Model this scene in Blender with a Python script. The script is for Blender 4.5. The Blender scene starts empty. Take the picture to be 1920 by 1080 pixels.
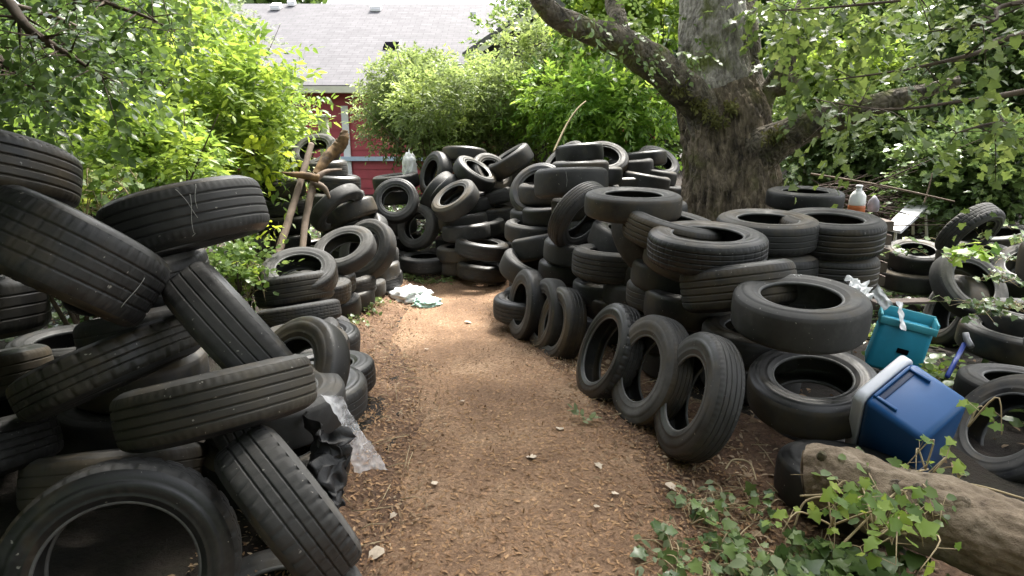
import bpy, math, random
import numpy as np
from mathutils import Vector, Matrix, noise
R_ = math.radians
rnd = random.Random(7)
nr = np.random.RandomState(7)

# ---------------------------------------------------------------- camera, sky, sun, exposure
scn = bpy.context.scene
COL = scn.collection
PITCH = R_(14.9); FPX = 1150.0; CAMZ = 1.6
cam = bpy.data.objects.new('camera', bpy.data.cameras.new('camera'))
cam.data.sensor_width = 36.0
cam.data.lens = FPX/1920*36.0
cam.data.clip_end = 300
cam.data.clip_start = .05
cam.location = (0, 0, CAMZ)
cam.rotation_euler = (math.pi/2-PITCH, 0, 0)
COL.objects.link(cam); scn.camera = cam
SUN_EL, SUN_AZ = 58, 22          # elevation; azimuth from +Y towards +X (sun stands behind the garden)
w = bpy.data.worlds.new('World'); scn.world = w; w.use_nodes = True
nt = w.node_tree; nt.nodes.clear()
sky = nt.nodes.new('ShaderNodeTexSky'); sky.sky_type = 'NISHITA'; sky.sun_disc = False
sky.sun_elevation = R_(SUN_EL); sky.sun_rotation = R_(SUN_AZ)
sky.air_density = 1.0; sky.dust_density = 4.0; sky.ozone_density = .6
bg = nt.nodes.new('ShaderNodeBackground'); bg.inputs[1].default_value = .125
wo = nt.nodes.new('ShaderNodeOutputWorld')
hsv = nt.nodes.new('ShaderNodeHueSaturation'); hsv.inputs['Saturation'].default_value = .25
nt.links.new(sky.outputs[0], hsv.inputs['Color']); nt.links.new(hsv.outputs[0], bg.inputs[0]); nt.links.new(bg.outputs[0], wo.inputs[0])
sun = bpy.data.objects.new('sun', bpy.data.lights.new('sun', 'SUN'))
sun.data.energy = 2.7; sun.data.angle = R_(12); sun.data.color = (1, .95, .86)
az = R_(SUN_AZ); el = R_(SUN_EL)
sd = Vector((math.sin(az)*math.cos(el), math.cos(az)*math.cos(el), math.sin(el)))
sun.rotation_euler = sd.to_track_quat('Z', 'Y').to_euler()
COL.objects.link(sun)
scn.view_settings.view_transform = 'Standard'
scn.view_settings.look = 'None'
scn.view_settings.gamma = 1
scn.view_settings.exposure = 2.4
scn.render.engine = 'CYCLES'

# ---------------------------------------------------------------- helpers
FW = Vector((0, math.cos(PITCH), -math.sin(PITCH))); UP = Vector((0, math.sin(PITCH), math.cos(PITCH))); RT = Vector((1, 0, 0))
def P(px, py, Z):                       # a point of the place, from the photograph's pixel and its depth
    return Vector((0, 0, CAMZ)) + Z*(FW + RT*((px-960)/FPX) + UP*((540-py)/FPX))
def sstep(t): t = min(1, max(0, t)); return t*t*(3-2*t)
def path_x(y): return .04 + (-.55)*sstep((y-2.2)/4.6) + 1.6*sstep((y-7.6)/5)*0
def H(x, y, fine=True):
    h = -.32*sstep((y-2.6)/3.6) + .3*sstep((y-9.5)/4)
    d = path_x(y)-x
    h += .10*sstep((d-.6)/.5)
    if fine: h += .012*noise.noise(Vector((x*1.3, y*1.3, 3))) + .006*noise.noise(Vector((x*5, y*5, 1)))
    return h
def tag(o, label=None, cat=None, group=None, kind=None):
    if label: o['label'] = label
    if cat: o['category'] = cat
    if group: o['group'] = group
    if kind: o['kind'] = kind
    return o
def empty(name, loc=(0, 0, 0)):
    o = bpy.data.objects.new(name, None); o.empty_display_size = .1
    o.location = loc; COL.objects.link(o); return o
def link(name, me, mat=None, parent=None):
    o = bpy.data.objects.new(name, me)
    if mat and not me.materials: me.materials.append(mat)
    COL.objects.link(o)
    if parent is not None:
        o.parent = parent
        o.matrix_parent_inverse = parent_inv(parent)
    return o
def parent_inv(p):                       # parts are modelled in world coordinates
    if p.parent is not None: return Matrix.Identity(4)
    return Matrix.LocRotScale(p.location, p.rotation_quaternion if p.rotation_mode == 'QUATERNION' else p.rotation_euler, p.scale).inverted()
def mesh(name, vs, fs, smooth=True):
    me = bpy.data.meshes.new(name); me.from_pydata([tuple(v) for v in vs], [], fs); me.validate(); me.update()
    if smooth: me.polygons.foreach_set('use_smooth', [True]*len(me.polygons))
    return me
class MB:                                # collects shapes into one mesh
    def __init__(s): s.v = []; s.f = []
    def add(s, v, f):
        n = len(s.v); s.v += [Vector(a) for a in v]; s.f += [tuple(i+n for i in a) for a in f]
    def box(s, c, size, M=None, bev=0):
        x, y, z = [a/2 for a in size]; b = bev
        if b <= 0:
            v = [(i*x, j*y, k*z) for k in (-1, 1) for j in (-1, 1) for i in (-1, 1)]
            f = [(0, 2, 3, 1), (4, 5, 7, 6), (0, 1, 5, 4), (2, 6, 7, 3), (0, 4, 6, 2), (1, 3, 7, 5)]
        else:
            v = []; f = []; ring = [(-1, -1), (1, -1), (1, 1), (-1, 1)]; n = 4
            pts = []
            for (sx, sy) in ring:
                a0 = math.atan2(sy, sx)-math.pi/4
                for q in range(n): 
                    t = a0+q/(n-1)*math.pi/2
                    pts.append((sx*(x-b)+b*math.cos(t), sy*(y-b)+b*math.sin(t), math.cos(t), math.sin(t)))
            m = len(pts)
            for (zz, ins) in ((-z, b), (-z+b*.3, b*.3), (-z+b, 0), (z-b, 0), (z-b*.3, b*.3), (z, b)):
                for p in pts: v.append((p[0]-p[2]*ins, p[1]-p[3]*ins, zz))
            for r in range(5):
                for q in range(m): f.append((r*m+q, r*m+(q+1) % m, (r+1)*m+(q+1) % m, (r+1)*m+q))
            f.append(tuple(reversed(range(m)))); f.append(tuple(range(5*m, 6*m)))
        v = [Vector(a) for a in v]
        if M is not None: v = [M @ a for a in v]
        s.add([a+Vector(c) for a in v], f)
    def tube(s, pts, rad, seg=8, wob=0, cap=True, prof=None):
        pts = [Vector(p) for p in pts]; n = len(pts)
        if not hasattr(rad, '__len__'): rad = [rad]*n
        t0 = (pts[1]-pts[0]).normalized(); a = t0.orthogonal().normalized(); v = []; f = []
        for i, p in enumerate(pts):
            t = (pts[min(i+1, n-1)]-pts[max(i-1, 0)]).normalized()
            a = (a-t*a.dot(t)).normalized(); b = t.cross(a)
            for k in range(seg):
                an = 2*math.pi*k/seg; r = rad[i]
                d = a*math.cos(an)+b*math.sin(an)
                if wob: r *= 1+wob*noise.noise((p+d*rad[i])*(1.2/max(rad[i], .01))*.6+Vector((i*.07, 0, 0)))
                if prof: r *= prof(an, i/(n-1), p, d)
                v.append(p+d*r)
        for i in range(n-1):
            for k in range(seg): f.append((i*seg+k, i*seg+(k+1) % seg, (i+1)*seg+(k+1) % seg, (i+1)*seg+k))
        if cap: f.append(tuple(reversed(range(seg)))); f.append(tuple(range((n-1)*seg, n*seg)))
        s.add(v, f)
    def build(s, name, mat, parent=None, smooth=True):
        me = mesh(name, s.v, s.f, smooth); return link(name, me, mat, parent)
def smooth_path(pts, n):                 # Catmull-Rom through points; each (Vector, radius)
    out = []; m = len(pts)
    for i in range(n):
        t = i/(n-1)*(m-1); k = min(int(t), m-2); u = t-k
        q = [pts[max(k-1, 0)], pts[k], pts[k+1], pts[min(k+2, m-1)]]
        def cr(a, b, c, d): return .5*((2*b)+(c-a)*u+(2*a-5*b+4*c-d)*u*u+(3*b-a-3*c+d)*u**3)
        out.append((cr(*[Vector(x[0]) for x in q]), cr(*[x[1] for x in q])))
    return [o[0] for o in out], [max(o[1], .001) for o in out]

# ---------------------------------------------------------------- materials
def mat(name):
    m = bpy.data.materials.new(name); m.use_nodes = True; n = m.node_tree.nodes
    return m, m.node_tree, n['Principled BSDF'], n['Material Output']
def N(nt, t, **k):
    n = nt.nodes.new(t)
    for a, b in k.items():
        if a == 'inp':
            for i, v in b.items(): n.inputs[i].default_value = v
        else: setattr(n, a, b)
    return n
def ramp(nt, fac, stops):
    r = N(nt, 'ShaderNodeValToRGB'); e = r.color_ramp.elements
    while len(e) < len(stops): e.new(.5)
    for i, (p, c) in enumerate(stops): e[i].position = p; e[i].color = (c[0], c[1], c[2], 1)
    nt.links.new(fac, r.inputs[0]); return r.outputs[0]
def coords(nt, kind='Object', scale=(1, 1, 1)):
    c = N(nt, 'ShaderNodeTexCoord'); m = N(nt, 'ShaderNodeMapping', inp={3: scale})
    nt.links.new(c.outputs[kind], m.inputs[0]); return m.outputs[0]
def nz(nt, vec, scale, detail=4, rough=.6):
    n = N(nt, 'ShaderNodeTexNoise', inp={'Scale': scale, 'Detail': detail, 'Roughness': rough})
    nt.links.new(vec, n.inputs['Vector']); return n.outputs['Fac']
def mixc(nt, fac, a, b):
    m = N(nt, 'ShaderNodeMix', data_type='RGBA')
    for s, v in ((0, fac), (6, a), (7, b)):
        if hasattr(v, 'links') or hasattr(v, 'is_linked'): nt.links.new(v, m.inputs[s])
        else: m.inputs[s].default_value = (*v, 1) if hasattr(v, '__len__') else v
    return m.outputs[2]
def bump(nt, h, strength, dist, bs):
    b = N(nt, 'ShaderNodeBump', inp={'Strength': strength, 'Distance': dist}); nt.links.new(h, b.inputs['Height'])
    nt.links.new(b.outputs[0], bs.inputs['Normal']); return b
def plain(name, c, rough=.6, var=.25, scale=6, metal=0, bmp=.2, coord='Object', spec=.5):
    m, nt, bs, o = mat(name); v = coords(nt, coord)
    f = nz(nt, v, scale, 6, .65)
    nt.links.new(ramp(nt, f, [(.3, [x*(1-var) for x in c]), (.7, [min(1, x*(1+var)) for x in c])]), bs.inputs['Base Color'])
    bs.inputs['Roughness'].default_value = rough; bs.inputs['Metallic'].default_value = metal
    bs.inputs['Specular IOR Level'].default_value = spec
    if bmp: bump(nt, f, bmp, .01, bs)
    return m
def m_rubber(name, dark, dust, amount, rough=.62):
    m, nt, bs, o = mat(name)
    oi = N(nt, 'ShaderNodeObjectInfo'); geo = N(nt, 'ShaderNodeNewGeometry')
    v = N(nt, 'ShaderNodeVectorMath', operation='ADD'); mul = N(nt, 'ShaderNodeVectorMath', operation='SCALE', inp={3: 1.0})
    cc = N(nt, 'ShaderNodeTexCoord'); nt.links.new(cc.outputs['Object'], mul.inputs[0]); nt.links.new(mul.outputs[0], v.inputs[0])
    s2 = N(nt, 'ShaderNodeMath', operation='MULTIPLY', inp={1: 37.0}); nt.links.new(oi.outputs['Random'], s2.inputs[0]); nt.links.new(s2.outputs[0], v.inputs[1])
    a = nz(nt, v.outputs[0], 3.2, 6, .62); b = nz(nt, v.outputs[0], 26, 5, .7)
    ad = N(nt, 'ShaderNodeMath', operation='ADD'); nt.links.new(a, ad.inputs[0])
    rr = N(nt, 'ShaderNodeMapRange', inp={3: -.2+amount, 4: .18+amount}); nt.links.new(oi.outputs['Random'], rr.inputs[0]); nt.links.new(rr.outputs[0], ad.inputs[1])
    mx = N(nt, 'ShaderNodeMath', operation='MULTIPLY_ADD', inp={1: .35}); nt.links.new(b, mx.inputs[0]); nt.links.new(ad.outputs[0], mx.inputs[2])
    c = ramp(nt, mx.outputs[0], [(.5, dark), (.8, [.55*dark[i]+.45*dust[i] for i in range(3)]), (1.0, dust)])
    br = nz(nt, v.outputs[0], 2.1, 4, .7); bad = N(nt, 'ShaderNodeMath', operation='ADD'); br2 = N(nt, 'ShaderNodeMapRange', inp={3: -.12, 4: .1})
    s3 = N(nt, 'ShaderNodeMath', operation='FRACT'); s4 = N(nt, 'ShaderNodeMath', operation='MULTIPLY', inp={1: 7.31}); nt.links.new(oi.outputs['Random'], s4.inputs[0]); nt.links.new(s4.outputs[0], s3.inputs[0]); nt.links.new(s3.outputs[0], br2.inputs[0])
    nt.links.new(br, bad.inputs[0]); nt.links.new(br2.outputs[0], bad.inputs[1])
    c = mixc(nt, ramp(nt, bad.outputs[0], [(.52, (0, 0, 0)), (.72, (.75, .75, .75))]), c, [.45*dust[0]+.035, .38*dust[1]+.022, .25*dust[2]+.008])
    # pale specks: dried splashes and droppings
    sp = nz(nt, v.outputs[0], 60, 2, .5)
    sr = ramp(nt, sp, [(.72, (0, 0, 0)), (.76, (1, 1, 1))])
    c2 = mixc(nt, sr, c, (.2, .19, .17))
    nt.links.new(c2, bs.inputs['Base Color'])
    nt.links.new(ramp(nt, mx.outputs[0], [(.5, (rough-.12,)*3), (.9, (.9,)*3)]), bs.inputs['Roughness'])
    bs.inputs['Specular IOR Level'].default_value = .45
    bump(nt, b, .25, .004, bs)
    return m
M = {}
M['tread'] = m_rubber('tread rubber', (.008, .008, .0082), (.075, .073, .07), -.03)
M['side'] = m_rubber('sidewall rubber', (.0095, .0095, .0097), (.105, .102, .097), -.0, .5)
M['tread_mud'] = m_rubber('muddy tread rubber', (.008, .0073, .006), (.07, .06, .042), -.03)
M['bead'] = plain('dusty bead rubber', (.07, .07, .068), .55, .4, 14)
M['scratch'] = plain('pale scratch', (.3, .3, .28), .7, .1)

def m_leaf(name, stops, trans=.45, rough=.5, scale=1.2):
    m, nt, bs, o = mat(name)
    at = N(nt, 'ShaderNodeAttribute', attribute_name='tint'); v = coords(nt)
    n = nz(nt, v, scale, 3, .6)
    ad = N(nt, 'ShaderNodeMath', operation='MULTIPLY_ADD', inp={1: .55}); nt.links.new(at.outputs['Fac'], ad.inputs[0])
    sc = N(nt, 'ShaderNodeMath', operation='MULTIPLY_ADD', inp={1: 1.1, 2: -.32}); nt.links.new(n, sc.inputs[0]); nt.links.new(sc.outputs[0], ad.inputs[2])
    c = ramp(nt, ad.outputs[0], stops)
    nt.links.new(c, bs.inputs['Base Color']); bs.inputs['Roughness'].default_value = rough
    tr = N(nt, 'ShaderNodeBsdfTranslucent')
    hs = N(nt, 'ShaderNodeHueSaturation', inp={'Hue': .485, 'Saturation': 1.0, 'Value': 1.5}); nt.links.new(c, hs.inputs['Color']); nt.links.new(hs.outputs[0], tr.inputs[0])
    mx = N(nt, 'ShaderNodeMixShader', inp={0: trans}); nt.links.new(bs.outputs[0], mx.inputs[1]); nt.links.new(tr.outputs[0], mx.inputs[2])
    nt.links.new(mx.outputs[0], o.inputs[0]); return m
M['lime'] = m_leaf('bright lime leaf', [(0, (.05, .1, .02)), (.35, (.12, .21, .035)), (.7, (.25, .35, .05)), (1, (.44, .5, .12))], .5)
M['laurel'] = m_leaf('glossy laurel leaf', [(0, (.035, .09, .018)), (.35, (.11, .23, .035)), (.7, (.27, .42, .06)), (1, (.5, .6, .16))], .48, .38)
M['olive'] = m_leaf('olive rhododendron leaf', [(0, (.05, .065, .025)), (.3, (.12, .16, .06)), (.6, (.22, .3, .09)), (.85, (.38, .47, .13)), (1, (.52, .56, .32))], .45, .5)
M['darkleaf'] = m_leaf('dark green leaf', [(0, (.02, .045, .012)), (.45, (.055, .105, .025)), (.8, (.12, .2, .045)), (1, (.28, .36, .1))], .35, .32)
M['midleaf'] = m_leaf('mid green leaf', [(0, (.04, .07, .02)), (.45, (.1, .17, .04)), (.8, (.2, .28, .08)), (1, (.36, .42, .16))], .4, .4)
M['ivy'] = m_leaf('ivy leaf', [(0, (.02, .045, .016)), (.4, (.07, .12, .035)), (.75, (.18, .26, .08)), (1, (.42, .48, .26))], .25, .28)
M['pale'] = m_leaf('pale grey green leaf', [(0, (.1, .14, .07)), (1, (.26, .32, .16))], .4)
M['maple'] = m_leaf('maple leaf', [(0, (.035, .06, .015)), (.4, (.08, .13, .03)), (.75, (.15, .21, .05)), (1, (.3, .36, .12))], .45, .4)
M['yellowleaf'] = m_leaf('yellow leaf', [(0, (.2, .3, .02)), (1, (.48, .55, .06))], .5)
M['deadleaf'] = m_leaf('dead leaf', [(0, (.09, .05, .025)), (.5, (.2, .13, .07)), (1, (.42, .33, .22))], .15, .8)
M['chip'] = m_leaf('wood chip', [(0, (.08, .038, .016)), (.4, (.22, .12, .055)), (.8, (.36, .22, .11)), (1, (.62, .5, .36))], .0, .85)

def m_bark(name, c0, c1, moss, stretch=.25, scale=7, lo=.5):
    m, nt, bs, o = mat(name); v = coords(nt, 'Object', (1, 1, stretch)); v2 = coords(nt)
    a = nz(nt, v, scale, 8, .68); vo = N(nt, 'ShaderNodeTexVoronoi', feature='DISTANCE_TO_EDGE', inp={'Scale': scale*2.2}); nt.links.new(v, vo.inputs['Vector'])
    c = ramp(nt, a, [(.33, c0), (.52, [(c0[i]+c1[i])/2 for i in range(3)]), (.68, c1)])
    b = nz(nt, v2, 2.3, 5, .6); mk = ramp(nt, b, [(lo, (0, 0, 0)), (lo+.13, (1, 1, 1))])
    nt.links.new(mixc(nt, mk, c, moss), bs.inputs['Base Color']); bs.inputs['Roughness'].default_value = .9
    ml = N(nt, 'ShaderNodeMath', operation='MULTIPLY_ADD', inp={1: 1.2}); nt.links.new(vo.outputs['Distance'], ml.inputs[0]); nt.links.new(a, ml.inputs[2])
    bump(nt, ml.outputs[0], .9, .05, bs); return m
M['bark'] = m_bark('old tree bark', (.022, .016, .011), (.33, .26, .18), (.1, .095, .03), .45, 9, .57)
M['palebark'] = m_bark('pale upper bark', (.08, .07, .055), (.5, .46, .4), (.12, .14, .03), .5, 9, .52)
M['limb'] = m_bark('limb bark', (.04, .034, .025), (.24, .2, .15), (.14, .15, .035), .7, 9, .5)
def m_log():
    m, nt, bs, o = mat('weathered log bark'); v = coords(nt); a = nz(nt, v, 5, 8, .65); b = nz(nt, v, 22, 7, .75)
    c = ramp(nt, a, [(.3, (.11, .08, .055)), (.5, (.19, .148, .105)), (.7, (.27, .225, .17))]); d = ramp(nt, b, [(.3, (.2, .17, .15)), (.42, (.8, .77, .72)), (.65, (1.15, 1.13, 1.1))])
    x = N(nt, 'ShaderNodeMix', data_type='RGBA', blend_type='MULTIPLY', inp={0: 1}); nt.links.new(c, x.inputs[6]); nt.links.new(d, x.inputs[7])
    nt.links.new(x.outputs[2], bs.inputs['Base Color']); bs.inputs['Roughness'].default_value = .9; bump(nt, b, .7, .02, bs); return m
M['logbark'] = m_log()
M['cutwood'] = plain('old cut wood', (.34, .27, .19), .8, .35, 9)
M['twig'] = plain('twig', (.075, .052, .036), .85, .4, 9)
M['vine'] = plain('dry vine', (.33, .26, .15), .8, .3, 9)
M['darktwig'] = plain('brushwood', (.05, .03, .022), .9, .5, 7)
M['stick'] = plain('weathered stick', (.13, .095, .068), .85, .35, 12)
M['orangewood'] = plain('orange peeling wood', (.12, .07, .028), .85, .85, 9)

# ---------------------------------------------------------------- tyres
NS = 288
def tyre_profiles(kind):
    R, W = .32, .2
    g = []                               # tread, outer side: (w, r)
    grooves = {'rib4': (-.048, -.0165, .0165, .048), 'rib3': (-.038, 0, .038), 'allsea': (-.045, -.015, .015, .045), 'block': (-.034, 0, .034), 'bald': ()}[kind]
    depth = {'rib4': .007, 'rib3': .004, 'allsea': .005, 'block': .006, 'bald': .0016}[kind]; gw = {'rib4': .0026, 'rib3': .0016}.get(kind, .002)
    ws = sorted(set([-.083, -.078, -.07, -.062, .062, .07, .078, .083]+([-.03, 0, .03] if kind == 'bald' else [])+[x for q in grooves for x in (q-gw-.005, q-gw-.0008, q-gw, q, q+gw, q+gw+.0008, q+gw+.005)]))
    for w in ws:
        r = R-.7*w*w-16*max(0, abs(w)-.06)**2
        if any(abs(w-q) <= gw+1e-6 for q in grooves): r -= depth
        g.append((w, r))
    sh = [(.083, g[-1][1]), (.0885, .3005), (.093, .292), (.0975, .2835), (.1, .274), (.1015, .2735), (.102, .258), (.1005, .244), (.097, .232), (.0985, .230), (.0965, .226), (.091, .2165), (.0865, .2095)]
    q_ = .9 if kind == 'block' else 1.2; f_ = lambda P_: [(w, r if r > .274 else .274-(.274-r)*q_) for w, r in P_]
    bead = [(.0865, .2095), (.087, .2045), (.084, .2005), (.077, .1995), (.071, .2025), (.070, .209)]
    inn = [(.070, .209), (.079, .222), (.087, .245), (.089, .268), (.083, .290), (.07, .299)]
    liner = [(.07, .299), (.035, .3035), (0, .3045), (-.035, .3035), (-.07, .299)]
    return g, f_(sh), f_(bead), f_(inn), liner
def revolve(prof, fn=None, ov=0):
    v = []; f = []; m = len(prof)
    for i in range(NS):
        a = 2*math.pi*i/NS; ca, sa = math.cos(a), math.sin(a)
        for j, (w, r) in enumerate(prof):
            if fn: w, r = fn(a, i, w, r)
            rr = r*(1+ov*math.cos(2*a)); v.append((rr*ca, rr*sa, w))
    for i in range(NS):
        k = (i+1) % NS
        for j in range(m-1): f.append((i*m+j, k*m+j, k*m+j+1, i*m+j+1))
    return v, f
def tyre_meshes(kind, tm, ov):
    g, sh, bead, inn, liner = tyre_profiles(kind)
    def tr(a, i, w, r):
        if abs(w) > .061 and kind in ('block', 'rib4', 'allsea', 'rib3'):
            per = {'block': 9, 'rib4': 4, 'allsea': 6, 'rib3': 6}[kind]; dp = {'block': .007, 'rib4': .0022, 'allsea': .003, 'rib3': .002}[kind]
            if i % per == 0 or (kind == 'block' and i % per == 1): r -= dp
        elif kind in ('allsea', 'block') and r > .31:
            if (i+(4 if w > 0 else 0)) % 9 == 0: r -= .0035
        return w, r
    def sw(a, i, w, r):                  # faint raised marks round the sidewall
        if .24 < r < .262 and kind != 'bald' and (math.sin(a*3)+math.sin(a*7+1) > .9) and (i % 7 < 4): w += .0012*(1 if w > 0 else -1)
        return w, r
    v, f = revolve(g, tr, ov); v2, f2 = revolve(liner, None, ov)
    t = MB(); t.add(v, f); t.add(v2, f2)
    out = [mesh('tread', t.v, t.f)]
    out[0].materials.append(M[tm])
    for s in (1, -1):
        t = MB()
        for pr in (sh, inn):
            p = [(w*s, r) for w, r in pr]
            if s < 0: p = p[::-1]
            v, f = revolve(p, sw, ov); t.add(v, f)
        me = mesh('sidewall', t.v, t.f); me.materials.append(M['side'])
        p = [(w*s, r) for w, r in bead]
        if s < 0: p = p[::-1]
        v, f = revolve(p, None, ov); mb = mesh('bead', v, f)
        mb.materials.append(M['bead'])
        out += [me, mb]
    return out
TM = {}
for kd in ('rib4', 'rib3', 'allsea', 'block', 'bald'):
    for mud in (0, 1):
        for q in (0, 1):
            TM[kd, mud, q] = tyre_meshes(kd, 'tread_mud' if mud else 'tread', (.0, .014)[q])
def tyre_object(me5):
    root = bpy.data.objects.new('tyre', None); root.empty_display_size = .1; COL.objects.link(root)
    tr = bpy.data.objects.new('tread', me5[0]); COL.objects.link(tr); tr.parent = root
    for k in (1, 3):
        s = bpy.data.objects.new('sidewall', me5[k]); COL.objects.link(s); s.parent = root
        b = bpy.data.objects.new('bead', me5[k+1]); COL.objects.link(b); b.parent = s
    return root
def put_tyre(c, n, R, W, kind, label, group, mud=0, q=None):
    i = rnd.randrange(2) if q is None else q
    root = tyre_object(TM[kind, mud, i])
    root.location = c; root.rotation_mode = 'QUATERNION'
    qt = Vector(n).to_track_quat('Z', 'Y') @ Matrix.Rotation(rnd.uniform(0, 6.28), 3, 'Z').to_quaternion()
    root.rotation_quaternion = qt; root.scale = (R/.32, R/.32, W/.2)
    return tag(root, label, 'tyre', group)
GN = {0: 'tyres in the dark heap beside the path', 1: 'tyres stacked along the left edge of the path', 2: 'tyres heaped by the red wall at the bend',
      3: 'tyres stacked along the right side of the path', 4: 'tyres standing in a row along the path', 5: 'tyres dumped among the rubbish in the yard'}
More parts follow.
